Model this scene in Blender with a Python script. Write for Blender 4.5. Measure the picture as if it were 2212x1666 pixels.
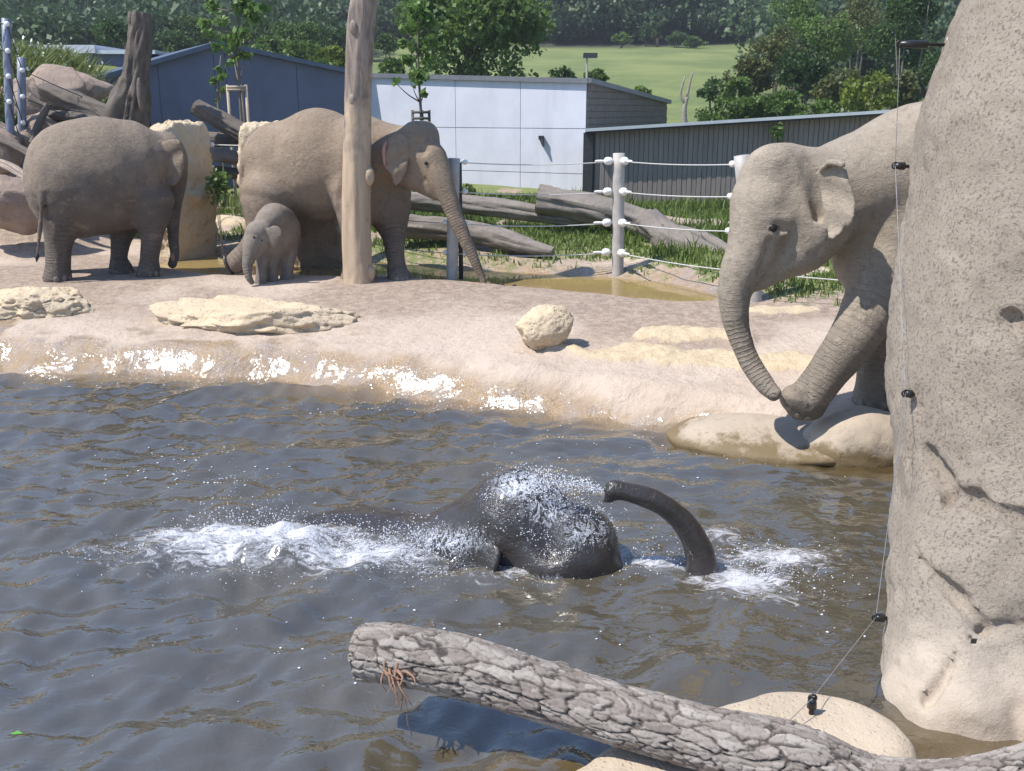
import bpy, math, random
import numpy as np
from mathutils import Vector
from mathutils.bvhtree import BVHTree

S = bpy.context.scene
COL = S.collection
for o in list(bpy.data.objects):
    bpy.data.objects.remove(o, do_unlink=True)
rng = np.random.default_rng(11)
random.seed(5)

# ------------------------------------------------------------------ camera, sky, sun, exposure
F, CX, CY, CAMZ = 2125.0, 1106.0, 833.0, 3.0          # focal length and centre in units of a 2212 px wide frame
PITCH = math.atan((CY - 234.5) / F)
CP, SP = math.cos(PITCH), math.sin(PITCH)
cd = bpy.data.cameras.new('camera')
cd.sensor_width = 36.0
cd.lens = 36.0 * F / 2212.0
cd.clip_start, cd.clip_end = 0.05, 2000
cam = bpy.data.objects.new('camera', cd)
COL.objects.link(cam)
cam.location = (0, 0, CAMZ)
cam.rotation_euler = (math.pi / 2 - PITCH, 0, 0)
S.camera = cam

SUN_EL = math.radians(57)
SUN_H = Vector((-0.94, -0.34)).normalized()
TO_SUN = Vector((SUN_H.x * math.cos(SUN_EL), SUN_H.y * math.cos(SUN_EL), math.sin(SUN_EL)))
W = bpy.data.worlds.new('World')
S.world = W
W.use_nodes = True
wn = W.node_tree
sky = wn.nodes.new('ShaderNodeTexSky')
sky.sky_type = 'NISHITA'
sky.sun_disc = False
sky.sun_elevation = SUN_EL
sky.sun_rotation = math.atan2(SUN_H.x, SUN_H.y)
sky.altitude = 200
sky.dust_density = 0.15
sky.ozone_density = 6.0
bg = wn.nodes['Background']
bg.inputs['Strength'].default_value = 0.15
wn.links.new(sky.outputs[0], bg.inputs['Color'])
sd_ = bpy.data.lights.new('sun', 'SUN')
sd_.energy = 5.0
sd_.angle = math.radians(0.53)
sd_.color = (1.0, 0.955, 0.89)
sun = bpy.data.objects.new('sun', sd_)
COL.objects.link(sun)
sun.location = (-20, -10, 40)
sun.rotation_euler = TO_SUN.to_track_quat('Z', 'Y').to_euler()
vs = S.view_settings
vs.view_transform = 'Standard'
vs.look = 'None'
vs.exposure = 0.56
vs.gamma = 1.0
vs.use_curve_mapping = False
S.cycles.max_bounces = 6
S.cycles.transparent_max_bounces = 12
S.cycles.use_denoising = True
S.cycles.sample_clamp_indirect = 6.0

# ------------------------------------------------------------------ pixels to places
def ray(X, Y):
    u, v = (X - CX) / F, (CY - Y) / F
    return np.array([u, CP + v * SP, -SP + v * CP])
def at_y(X, Y, y):                       # the point seen at (X,Y) that lies y metres away
    d = ray(X, Y); t = y / d[1]
    return np.array([d[0] * t, y, CAMZ + d[2] * t])
def at_z(X, Y, z):                       # the point seen at (X,Y) on a level plane
    d = ray(X, Y); t = (z - CAMZ) / d[2]
    return np.array([d[0] * t, d[1] * t, z])
def msize(r, X, Y, y):                   # r frame units at that distance, in metres
    return r * (y / ray(X, Y)[1]) / F
def project(p):
    p = np.asarray(p, float); d = p - np.array([0, 0, CAMZ])
    f = d[..., 1] * CP - d[..., 2] * SP
    v = d[..., 1] * SP + d[..., 2] * CP
    return CX + F * d[..., 0] / f, CY - F * v / f

# ------------------------------------------------------------------ noise
def _h(ix, iy, iz, seed):
    n = (ix * 374761393 + iy * 668265263 + iz * 1440662683 + seed * 1274126177) & 0xffffffff
    n = ((n ^ (n >> 13)) * 1274126177) & 0xffffffff
    n = ((n ^ (n >> 16)) * 2246822519) & 0xffffffff
    return (n ^ (n >> 15)) / 4294967295.0
def vnoise(p, seed=0):
    p = np.asarray(p, float)
    i = np.floor(p).astype(np.int64); f = p - i; u = f * f * f * (f * (f * 6 - 15) + 10)
    r = 0
    for dx in (0, 1):
        for dy in (0, 1):
            for dz in (0, 1):
                w = (u[..., 0] if dx else 1 - u[..., 0]) * (u[..., 1] if dy else 1 - u[..., 1]) * (u[..., 2] if dz else 1 - u[..., 2])
                r = r + w * _h(i[..., 0] + dx, i[..., 1] + dy, i[..., 2] + dz, seed)
    return r * 2 - 1
def fbm(p, scale, octv=4, seed=0, gain=0.5):
    p = np.asarray(p, float) * scale
    a, r, t = 1.0, 0, 0
    for k in range(octv):
        r = r + a * vnoise(p, seed + k * 17); t += a; a *= gain; p = p * 2.03 + 3.7
    return r / t
def sstep(a, b, x):
    t = np.clip((x - a) / (b - a), 0, 1); return t * t * (3 - 2 * t)
def poly_sd(px, py, poly):               # signed distance to a polygon, negative inside
    d = np.full(px.shape, 1e9); s = np.ones(px.shape)
    n = len(poly)
    for k in range(n):
        ax, ay = poly[k]; bx, by = poly[(k + 1) % n]
        ex, ey = bx - ax, by - ay; wx, wy = px - ax, py - ay
        h = np.clip((wx * ex + wy * ey) / (ex * ex + ey * ey + 1e-12), 0, 1)
        d = np.minimum(d, (wx - ex * h) ** 2 + (wy - ey * h) ** 2)
        c1 = py >= ay; c2 = py < by; c3 = ex * wy > ey * wx
        flip = (c1 & c2 & c3) | (~c1 & ~c2 & ~c3)
        s = np.where(flip, -s, s)
    return s * np.sqrt(d)
def catmull(pts, n):
    P = np.asarray(pts, float); m = len(P)
    Q = np.vstack([2 * P[0] - P[1], P, 2 * P[-1] - P[-2]])
    t = np.linspace(0, m - 1 - 1e-9, n); i = t.astype(int); f = (t - i)[:, None]
    a, b, c, d = Q[i], Q[i + 1], Q[i + 2], Q[i + 3]
    return 0.5 * (2 * b + (c - a) * f + (2 * a - 5 * b + 4 * c - d) * f ** 2 + (3 * b - a - 3 * c + d) * f ** 3)

# ------------------------------------------------------------------ objects
def tag(o, label=None, cat=None, group=None, kind=None):
    if label: o['label'] = label
    if cat: o['category'] = cat
    if group: o['group'] = group
    if kind: o['kind'] = kind
    return o
def thing(name, label, cat, loc=(0, 0, 0), group=None):
    o = bpy.data.objects.new(name, None); COL.objects.link(o)
    o.empty_display_size = 0.2
    o.location = loc
    return tag(o, label, cat, group)
def obj(name, V, Fc, mat=None, parent=None, smooth=True, attrs=None, origin=None, mats=None, midx=None):
    """one mesh object from world-space vertices; origin or parent location becomes its base"""
    V = np.asarray(V, float).reshape(-1, 3)
    if parent is not None:
        off = np.array(parent.location)
        q = parent.parent
        while q is not None: off = off + np.array(q.location); q = q.parent
    elif origin is not None: off = np.asarray(origin, float)
    else: off = np.zeros(3)
    me = bpy.data.meshes.new(name)
    if isinstance(Fc, np.ndarray):
        nf, k = Fc.shape
        me.vertices.add(len(V)); me.vertices.foreach_set('co', (V - off).astype(np.float32).ravel())
        me.loops.add(nf * k); me.loops.foreach_set('vertex_index', Fc.astype(np.int32).ravel())
        me.polygons.add(nf); me.polygons.foreach_set('loop_start', np.arange(0, nf * k, k, dtype=np.int32))
        me.polygons.foreach_set('loop_total', np.full(nf, k, np.int32))
        me.update(calc_edges=True)
    else:
        me.from_pydata([tuple(v) for v in (V - off)], [], [tuple(f) for f in Fc]); me.update()
    if smooth: me.polygons.foreach_set('use_smooth', np.ones(len(me.polygons), bool))
    if attrs:
        for k, a in attrs.items():
            at = me.attributes.new(k, 'FLOAT', 'POINT'); at.data.foreach_set('value', np.asarray(a, np.float32))
    for m in (mats or ([mat] if mat else [])): me.materials.append(m)
    if midx is not None: me.polygons.foreach_set('material_index', np.asarray(midx, np.int32))
    o = bpy.data.objects.new(name, me); COL.objects.link(o)
    if parent is not None: o.parent = parent
    elif origin is not None: o.location = tuple(origin)
    return o
def clone(o, parent=None, loc=None):
    c = o.copy(); COL.objects.link(c)
    if parent is not None: c.parent = parent
    if loc is not None: c.location = loc
    return c
class MB:
    def __init__(s): s.v, s.f = [], []
    def add(s, V, Fc):
        n = len(s.v); s.v += [tuple(map(float, v)) for v in V]; s.f += [tuple(int(i) + n for i in f) for f in Fc]; return s
    def box(s, lo, hi):
        x0, y0, z0 = lo; x1, y1, z1 = hi
        return s.add([(x0,y0,z0),(x1,y0,z0),(x1,y1,z0),(x0,y1,z0),(x0,y0,z1),(x1,y0,z1),(x1,y1,z1),(x0,y1,z1)],
                     [(0,3,2,1),(4,5,6,7),(0,1,5,4),(1,2,6,5),(2,3,7,6),(3,0,4,7)])
    def prism(s, pts, off):              # closed polygon (3D points) extruded by a vector
        n = len(pts); a = [np.asarray(p, float) for p in pts]; b = [p + np.asarray(off, float) for p in a]
        return s.add(a + b, [tuple(range(n))[::-1], tuple(range(n, 2 * n))] + [(i, (i + 1) % n, n + (i + 1) % n, n + i) for i in range(n)])
    def tube(s, pts, rad, seg=10, cap=True):
        V, Fc = tube_mesh(pts, rad, seg, cap); return s.add(V, Fc)
    def build(s, name, mat, parent=None, smooth=False, origin=None): return obj(name, s.v, s.f, mat, parent, smooth, origin=origin)
def frames(P):
    T = np.gradient(P, axis=0); T /= np.linalg.norm(T, axis=1)[:, None] + 1e-12
    n = np.cross(T[0], (0.13, 0.2, 1.0)); n /= np.linalg.norm(n)
    N = []
    for t in T:
        n = n - t * np.dot(n, t); n /= np.linalg.norm(n); N.append(n)
    N = np.array(N); return T, N, np.cross(T, N)
def tube_mesh(pts, rad, seg=10, cap=True, disp=None):
    P = np.asarray(pts, float); R = np.broadcast_to(np.asarray(rad, float), (len(P),))
    T, N, B = frames(P)
    a = np.linspace(0, 2 * math.pi, seg, endpoint=False)
    rr = R[:, None] * np.ones(seg)
    if disp is not None: rr = rr + disp
    V = P[:, None, :] + rr[..., None] * (np.cos(a)[None, :, None] * N[:, None, :] + np.sin(a)[None, :, None] * B[:, None, :])
    V = V.reshape(-1, 3); m = len(P); Fc = []
    i = np.arange(m - 1)[:, None] * seg; j = np.arange(seg)[None, :]; j2 = (j + 1) % seg
    Fq = np.stack([i + j, i + j2, i + seg + j2, i + seg + j], -1).reshape(-1, 4)
    Fc = [tuple(f) for f in Fq]
    if cap:
        Fc.append(tuple(range(seg))[::-1]); Fc.append(tuple(range((m - 1) * seg, m * seg)))
    return V, Fc
def grid_faces(nx, ny):
    i = np.arange(nx - 1)[:, None]; j = np.arange(ny - 1)[None, :]
    return np.stack([i * ny + j, (i + 1) * ny + j, (i + 1) * ny + j + 1, i * ny + j + 1], -1).reshape(-1, 4)
def ico(sub):
    import bmesh
    bm = bmesh.new(); bmesh.ops.create_icosphere(bm, subdivisions=sub, radius=1)
    V = np.array([v.co[:] for v in bm.verts]); Fc = np.array([[v.index for v in f.verts] for f in bm.faces]); bm.free(); return V, Fc

# ------------------------------------------------------------------ materials
def nodes(name):
    m = bpy.data.materials.new(name); m.use_nodes = True
    nt = m.node_tree; return m, nt, nt.nodes['Principled BSDF']
class G:
    """small helper round a node tree"""
    def __init__(s, name):
        s.m, s.nt, s.b = nodes(name); s.geo = None
    def n(s, t, **kw):
        x = s.nt.nodes.new(t)
        for k, v in kw.items(): setattr(x, k, v)
        return x
    def put(s, sock, v):
        if hasattr(v, 'links') or isinstance(v, bpy.types.NodeSocket): s.nt.links.new(v, sock)
        elif isinstance(v, (tuple, list)) and len(v) == 3 and sock.type == 'RGBA': sock.default_value = (*v, 1)
        else: sock.default_value = v
    def pos(s, scale=(1, 1, 1), obj_space=True):
        if obj_space: v = s.n('ShaderNodeTexCoord').outputs['Object']
        else: v = s.n('ShaderNodeNewGeometry').outputs['Position']
        mp = s.n('ShaderNodeMapping'); s.nt.links.new(v, mp.inputs['Vector']); mp.inputs['Scale'].default_value = scale
        return mp.outputs[0]
    def noise(s, scale, detail=4, rough=0.55, vec=None, dist=0.0):
        x = s.n('ShaderNodeTexNoise'); x.inputs['Scale'].default_value = scale; x.inputs['Detail'].default_value = detail
        x.inputs['Roughness'].default_value = rough; x.inputs['Distortion'].default_value = dist
        s.nt.links.new(vec if vec is not None else s.pos(), x.inputs['Vector']); return x.outputs['Fac']
    def voro(s, scale, feature='F1', vec=None, rnd=1.0, out='Distance'):
        x = s.n('ShaderNodeTexVoronoi', feature=feature); x.inputs['Scale'].default_value = scale; x.inputs['Randomness'].default_value = rnd
        s.nt.links.new(vec if vec is not None else s.pos(), x.inputs['Vector']); return x.outputs[out]
    def ramp(s, v, a, b, lo=0.0, hi=1.0, smooth=True):
        x = s.n('ShaderNodeMapRange'); x.interpolation_type = 'SMOOTHSTEP' if smooth else 'LINEAR'
        s.put(x.inputs['Value'], v); x.inputs['From Min'].default_value = a; x.inputs['From Max'].default_value = b
        x.inputs['To Min'].default_value = lo; x.inputs['To Max'].default_value = hi; return x.outputs['Result']
    def mix(s, f, a, b, mode='MIX'):
        x = s.n('ShaderNodeMix', data_type='RGBA', blend_type=mode); s.put(x.inputs[0], f); s.put(x.inputs[6], a); s.put(x.inputs[7], b); return x.outputs[2]
    def math(s, op, a, b=0.0):
        x = s.n('ShaderNodeMath', operation=op); s.put(x.inputs[0], a); s.put(x.inputs[1], b); return x.outputs[0]
    def attr(s, name): return s.n('ShaderNodeAttribute', attribute_name=name).outputs['Fac']
    def bump(s, h, strength=0.5, dist=0.02, prev=None):
        x = s.n('ShaderNodeBump'); x.inputs['Strength'].default_value = strength; x.inputs['Distance'].default_value = dist
        s.put(x.inputs['Height'], h)
        if prev is not None: s.nt.links.new(prev, x.inputs['Normal'])
        return x.outputs[0]
    def set(s, **kw):
        for k, v in kw.items(): s.put(s.b.inputs[k.replace('_', ' ')], v)
        return s.m
def plain(name, c1, c2=None, scale=6.0, rough=0.7, bump=0.3, bdist=0.01, bscale=40.0, metal=0.0, stretch=(1, 1, 1)):
    g = G(name); v = g.pos(stretch)
    c2 = c2 or tuple(x * 0.75 for x in c1)
    f = g.ramp(g.noise(scale, 6, 0.62, v), 0.32, 0.7)
    return g.set(Base_Color=g.mix(f, c1, c2), Roughness=rough, Metallic=metal,
                 Normal=g.bump(g.noise(bscale, 5, 0.65, v), bump, bdist))
# ------------------------------------------------------------------ terrain
POOL = [(-16, 3.2), (-0.4, 3.2), (0.3, 3.55), (2.2, 3.85), (4.4, 4.2), (4.9, 5.5), (4.7, 6.7), (4.0, 7.75), (3.3, 8.2), (2.63, 8.45),
        (1.78, 9.1), (0.7, 9.6), (-0.52, 10.07), (-1.58, 10.55), (-2.7, 10.95), (-3.84, 11.16), (-5.0, 11.2), (-6.14, 11.4), (-9, 11.6), (-16, 11.9)]
PUD = [tuple(at_z(x, y, 0.45)[:2]) for x, y in [(330, 575), (420, 590), (520, 598), (640, 597), (800, 599), (960, 606), (1060, 614), (1200, 627), (1330, 640),
       (1450, 652), (1530, 652), (1560, 636), (1480, 612), (1400, 602), (1330, 597), (1200, 590), (1000, 578), (860, 562), (740, 553), (640, 552), (520, 548), (400, 548)]]
SHELF = [(at_z(1385, 762, 0.40), 0.95, 0.30, -0.30), (at_z(1640, 782, 0.38), 1.1, 0.30, -0.30), (at_z(1480, 730, 0.42), 0.7, 0.22, -0.2), (at_z(1690, 684, 0.45), 0.45, 0.22, 0.0)]
def shelf_mask(x, y):
    P = np.stack([x, y, 0 * x], -1); n = fbm(P, 2.2, 4, 111); m = 0 * x
    for c, rx, ry, a in SHELF:
        u = (x - c[0]) * math.cos(a) + (y - c[1]) * math.sin(a); v = -(x - c[0]) * math.sin(a) + (y - c[1]) * math.cos(a)
        m = np.maximum(m, 1.2 - np.sqrt((u / rx) ** 2 + (v / ry) ** 2) + 0.75 * n)
    return sstep(0.12, 0.34, m)
def ground_z(x, y, full=False):
    x = np.asarray(x, float); y = np.asarray(y, float)
    P3 = np.stack([x, y, 0 * x], -1)
    sd = poly_sd(x, y, POOL) + 0.13 * fbm(P3, 1.1, 3, 3) + 0.04 * fbm(P3, 4.0, 3, 4)
    near = (np.abs(x) < 30) & (y < 40)
    s1 = np.maximum(sd, 0) * 1.05; hh = np.clip(0.5 + 0.5 * (0.31 - s1) / 0.14, 0, 1); land = np.maximum(0.31 * (1 - hh) + s1 * hh - 0.14 * hh * (1 - hh), 0) + 0.20 * sstep(0.5, 3.4, sd)
    lump = np.where(sd > 0, 1, 0) * np.exp(-np.maximum(sd, 0) / 0.9)
    land = land + lump * (0.05 * fbm(P3, 1.6, 3, 9) + 0.05 * fbm(P3, 4.0, 3, 10)) * np.minimum(np.maximum(sd, 0) / 0.15, 1)
    sea = -np.minimum(1.4, np.maximum(-sd, 0) * 0.62 + 0.9 * np.maximum(-sd - 0.5, 0))
    z = np.where(sd > 0, land, sea)
    z = z + np.where(sd > 0.3, 0.018 * fbm(P3, 0.9, 4, 21) + 0.006 * fbm(P3, 6, 3, 22), 0)
    pd = poly_sd(x, y, PUD) + 0.12 * fbm(P3, 1.3, 3, 31)
    pud = sstep(0.30, -0.35, pd)
    z = z - 0.20 * pud
    sm = np.where((y > 8) & (y < 15), shelf_mask(x, y), 0); z = z + sm * (0.07 + 0.05 * fbm(P3, 3.0, 3, 112))
    # grassy bank behind the fence
    edge = np.interp(x, [-12, -6, -3, -1, 1.6, 2.6, 3.3, 5, 9], [19.5, 18.2, 16.4, 15.3, 15.2, 13.7, 12.4, 11.4, 10.8])
    bank = sstep(0, 3.0, y - edge)
    z = z + np.where(near, 0.30 * bank + 0.06 * bank * fbm(P3, 1.0, 4, 41), 0)
    # left rubble bank and the hill
    lb = sstep(7.2, 10.2, -x - 0.15 * (y - 18)) * sstep(16.6, 22.5, y) * 3.0
    z = z + lb * (1 + 0.08 * fbm(P3, 0.6, 3, 51)) * sstep(90, 40, y)
    hill = np.interp(y, [26, 32, 44, 70, 140, 175, 260, 420, 600], [0, 0.3, 1.2, 3.2, 10.7, 20, 66, 125, 140])
    z = z + hill + np.where(y > 30, sstep(30, 60, y) * 0.5 * fbm(P3, 0.03, 3, 61), 0)
    if full: return z, sd, pd, bank, lb
    return z
def gz(x, y): return float(ground_z(np.array([x]), np.array([y]))[0])

def geo(a, b, n): return a * (b / a) ** np.linspace(0, 1, n)
xs = np.concatenate([-geo(420, 9.2, 60), np.arange(-9.1, 7.0, 0.07), geo(7.1, 420, 60)])
ys = np.concatenate([np.linspace(-40, 2.4, 24), np.arange(2.5, 24.0, 0.07), geo(24.1, 600, 110)])
gx, gy = np.meshgrid(xs, ys, indexing='ij')
z, sd, pd, bank, lb = ground_z(gx, gy, True)
P3 = np.stack([gx, gy, 0 * gx], -1)
rimn = fbm(P3, 1.5, 4, 71)
wl = np.interp(gx, [-8, -1.2, 0.9, 4], [0.30, 0.26, 0.12, 0.11])
wet = sstep(0.04, -0.10, z + 0.16 * rimn - wl) * sstep(1.6, 0.9, sd)
wet = np.maximum(wet, sstep(0.35, -0.05, pd + 0.2 * rimn) * 0.75)
# soaked patches on the rim, left half
wet = np.maximum(wet, sstep(0.12, 0.34, rimn + 0.35 * sstep(1.1, 0.2, sd) - 0.16) * sstep(1.6, 0.9, sd) * sstep(-0.5, -1.6, gx) * 0.85)
grass = np.maximum(bank ** 0.5 * sstep(-0.30, 0.12, fbm(P3, 1.2, 4, 81) + 0.32) * (sd > 0.5), np.where(gy > 30, 1, 0))
grass = np.maximum(grass, sstep(0.6, 1.4, lb) * sstep(18.8, 21.5, gy))
mud = sstep(-0.1, 0.35, fbm(P3, 0.55, 4, 91) + 0.35 * sstep(1.6, 3.2, sd) + 0.02) * sstep(0.9, 2.2, sd)
mud = np.maximum(mud, sstep(0.9, 0.0, pd) * 0.8)

sX = CX + F * gx / np.maximum(gy, 1)
litter = sstep(134, 140, gy + 4 * np.sin(gx * 0.11)) + sstep(60, 75, gy) * np.maximum(sstep(800, 740, sX), sstep(1640, 1700, sX))
litter = np.clip(litter, 0, 1)
g = G('ground_sand_and_grass')
pw = g.pos((1, 1, 1), False)
n1 = g.noise(1.3, 7, 0.62, pw); n2 = g.noise(9, 6, 0.65, pw); n3 = g.noise(60, 4, 0.6, pw)
sand = g.mix(g.ramp(n1, 0.35, 0.68), (0.50, 0.405, 0.325), (0.44, 0.35, 0.275))
sand = g.mix(g.ramp(n2, 0.52, 0.75), sand, (0.37, 0.29, 0.22))
mudc = g.mix(g.ramp(n2, 0.35, 0.7), (0.33, 0.25, 0.19), (0.245, 0.185, 0.14))
c = g.mix(g.math('MULTIPLY', g.attr('mud'), g.ramp(n2, 0.2, 0.6, 0.55, 1.0)), sand, mudc)
wetc = g.mix(g.ramp(g.noise(3.0, 6, 0.65, pw), 0.4, 0.62), (0.32, 0.215, 0.115), (0.30, 0.23, 0.17))
stc = g.mix(g.ramp(n2, 0.35, 0.7), (0.56, 0.45, 0.30), (0.45, 0.35, 0.225))
c = g.mix(g.ramp(g.math('ADD', g.attr('stone'), g.ramp(n2, 0.3, 0.7, -0.3, 0.3)), 0.3, 0.7), c, stc)
c = g.mix(g.attr('wet'), c, wetc)
gr = g.mix(g.ramp(g.noise(2.2, 7, 0.7, pw), 0.35, 0.68), (0.085, 0.135, 0.03), (0.15, 0.165, 0.06))
gr = g.mix(g.ramp(g.noise(0.11, 5, 0.6, pw), 0.4, 0.65), gr, (0.175, 0.20, 0.062))
gf = g.ramp(g.math('ADD', g.attr('grass'), g.ramp(n2, 0.3, 0.7, -0.28, 0.28)), 0.35, 0.75)
c = g.mix(gf, c, gr)
c = g.mix(g.attr('litter'), c, g.mix(g.ramp(n1, 0.3, 0.7), (0.025, 0.032, 0.016), (0.045, 0.05, 0.024)))
rough = g.math('SUBTRACT', 0.92, g.math('MULTIPLY', g.ramp(g.math('ADD', g.attr('wet'), g.ramp(g.noise(5, 5, 0.6, pw), 0.3, 0.7, -0.35, 0.2)), 0.3, 0.7), 0.74))
b1 = g.bump(n2, 0.75, 0.07); b2 = g.bump(n3, 0.4, 0.012, b1)
cw = g.ramp(g.math('ADD', g.attr('wet'), g.ramp(g.noise(1.9, 6, 0.7, pw), 0.36, 0.64, -1.15, 0.30)), 0.30, 0.75)
bc = g.bump(g.noise(5, 4, 0.55, pw), 0.8, 0.035)
m_ground = g.set(Base_Color=c, Roughness=rough, Normal=b2, Coat_Weight=cw, Coat_Roughness=0.13, Coat_Normal=bc, Coat_IOR=1.6)
nx, ny = gx.shape
ground = obj('ground', np.stack([gx, gy, z], -1), grid_faces(nx, ny), m_ground,
             attrs=dict(wet=wet.ravel(), grass=grass.ravel(), mud=mud.ravel(), litter=litter.ravel(), stone=shelf_mask(gx, gy).ravel()))
tag(ground, kind='structure')

# ------------------------------------------------------------------ pool water
WB = at_z(1130, 1235, 0.0)                      # where the bathing elephant is
FOAM = [(560, 1180, 260, 46, 1.0), (430, 1165, 150, 34, .8), (760, 1205, 190, 34, .9), (900, 1205, 120, 30, .7), (1120, 1240, 170, 26, .55), (1420, 1222, 80, 18, .85),
        (1600, 1255, 110, 36, .95), (1680, 1205, 130, 30, .8), (1560, 1165, 60, 22, .6), (1700, 1300, 120, 20, .5), (230, 1195, 100, 14, .5), (330, 1225, 150, 14, .45)]
wx = np.arange(-9.5, 5.1, 0.032); wy = np.concatenate([np.arange(3.0, 7.4, 0.028), np.arange(7.4, 12.4, 0.04)])
WX, WY = np.meshgrid(wx, wy, indexing='ij')
def waves(x, y):
    r = np.random.default_rng(3); h = 0 * x
    for k in range(70):
        lam = 0.16 * (1.5 / 0.16) ** r.random(); a = r.normal(math.pi * 0.5, 0.75) + (math.pi if r.random() < .3 else 0)
        kk = 2 * math.pi / lam; amp = 0.0046 * lam ** 0.75
        ph = r.random() * 6.28
        h = h + amp * np.sin(kk * (x * math.cos(a) + y * math.sin(a)) + ph + 1.2 * np.sin(0.9 * x + 0.7 * y + ph))
    h = h * (0.40 + 1.35 * (0.5 + 0.5 * fbm(np.stack([x, y, 0 * x], -1), 0.5, 2, 5)))
    d = np.hypot(x - WB[0], (y - WB[1]) * 1.15)
    h = h + 0.016 * np.sin(d * 8.5) * np.exp(-np.maximum(d - 0.6, 0) / 1.6) * sstep(0.4, 0.9, d)
    pn = np.stack([x, y, 0 * x], -1)
    h = h + 0.010 * fbm(pn * np.array([0.7, 1.5, 1]), 2.6, 3, 7) + 0.005 * fbm(pn * np.array([1, 1.7, 1]), 5.5, 2, 8)
    return h
WZ = waves(WX, WY)
foam = 0 * WX
for X, Y, rx, ry, s in FOAM:
    a = at_z(X, Y, 0); b = at_z(X + rx, Y, 0); c2 = at_z(X, Y - ry, 0)
    q = ((WX - a[0]) / (b[0] - a[0])) ** 2 + ((WY - a[1]) / (c2[1] - a[1])) ** 2
    foam = np.maximum(foam, s * np.exp(-q * 0.8))
pf = np.stack([WX, WY, 0 * WX], -1)
mound = np.exp(-(((WX - at_z(560, 1180, 0)[0]) / 0.62) ** 2 + ((WY - at_z(560, 1180, 0)[1]) / 0.28) ** 2))
WZ = WZ + foam * (0.03 + 0.06 * fbm(pf, 6, 4, 12)) + mound * (0.10 + 0.12 * fbm(pf, 5, 4, 13))
gdep = np.maximum(0, WZ - ground_z(WX, WY))
g = G('pool_water')
pw = g.pos((1, 1, 1), False)
fm = g.math('ADD', g.attr('foam'), g.ramp(g.noise(8, 9, 0.78, g.pos((0.8, 1.5, 1), False), 1.6), 0.25, 0.75, -0.75, 0.6, False))
ff = g.ramp(fm, 0.28, 0.95, 0.0, 0.95)
murk = g.mix(g.ramp(g.noise(0.7, 4, 0.6, pw), 0.3, 0.7), (0.082, 0.068, 0.042), (0.060, 0.054, 0.042))
murk = g.mix(g.ramp(g.attr('deep'), 0.0, 0.55), (0.13, 0.088, 0.032), murk)
bw = g.bump(g.noise(5, 3, 0.55, g.pos((1, 1.6, 1), False)), 0.45, 0.035)
bw = g.bump(g.noise(22, 2, 0.5, pw), 0.15, 0.008, bw)
g.set(Base_Color=murk, Roughness=0.06, IOR=2.2, Normal=bw, Alpha=g.ramp(g.attr('deep'), 0.0, 0.32, 0.12, 1.0, False))
fo = g.n('ShaderNodeBsdfPrincipled'); g.put(fo.inputs['Base Color'], (0.66, 0.67, 0.72)); fo.inputs['Roughness'].default_value = 0.55
fo.inputs['Subsurface Weight'].default_value = 0.0
g.put(fo.inputs['Normal'], g.bump(g.noise(45, 5, 0.7, pw), 0.8, 0.03))
mx = g.n('ShaderNodeMixShader'); g.put(mx.inputs[0], ff); g.nt.links.new(g.b.outputs[0], mx.inputs[1]); g.nt.links.new(fo.outputs[0], mx.inputs[2])
g.nt.links.new(mx.outputs[0], g.nt.nodes['Material Output'].inputs['Surface'])
m_water = g.m
keep = gdep > 0.0
Fw = grid_faces(*WX.shape); kf = keep.ravel()[Fw].any(1)
Fw = Fw[kf]; used = np.unique(Fw); rem = np.full(WX.size, -1); rem[used] = np.arange(len(used))
water = obj('pool_water', np.stack([WX, WY, WZ], -1).reshape(-1, 3)[used], rem[Fw], m_water,
            attrs=dict(foam=foam.ravel()[used], deep=gdep.ravel()[used]))
tag(water, kind='structure')
# muddy puddle
ux = np.arange(-9, 5, 0.1); uy = np.arange(12, 18.5, 0.1)
UX, UY = np.meshgrid(ux, uy, indexing='ij')
UZ = 0.43 + 0.0015 * fbm(np.stack([UX, UY, 0 * UX], -1), 2.5, 3, 2)
k2 = (UZ > ground_z(UX, UY) - 0.01) & (poly_sd(UX, UY, PUD) < 0.5)
Fu = grid_faces(*UX.shape); Fu = Fu[k2.ravel()[Fu].any(1)]; used = np.unique(Fu); rem = np.full(UX.size, -1); rem[used] = np.arange(len(used))
g = G('puddle_water')
m_pud = g.set(Base_Color=g.mix(g.ramp(g.noise(0.8, 5, 0.6), 0.35, 0.7), (0.30, 0.21, 0.080), (0.25, 0.18, 0.08)), Roughness=0.06, IOR=1.33,
              Normal=g.bump(g.noise(5, 3), 0.12, 0.01))
puddle = obj('puddle', np.stack([UX, UY, UZ], -1).reshape(-1, 3)[used], rem[Fu], m_pud)
tag(puddle, kind='structure')
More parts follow.
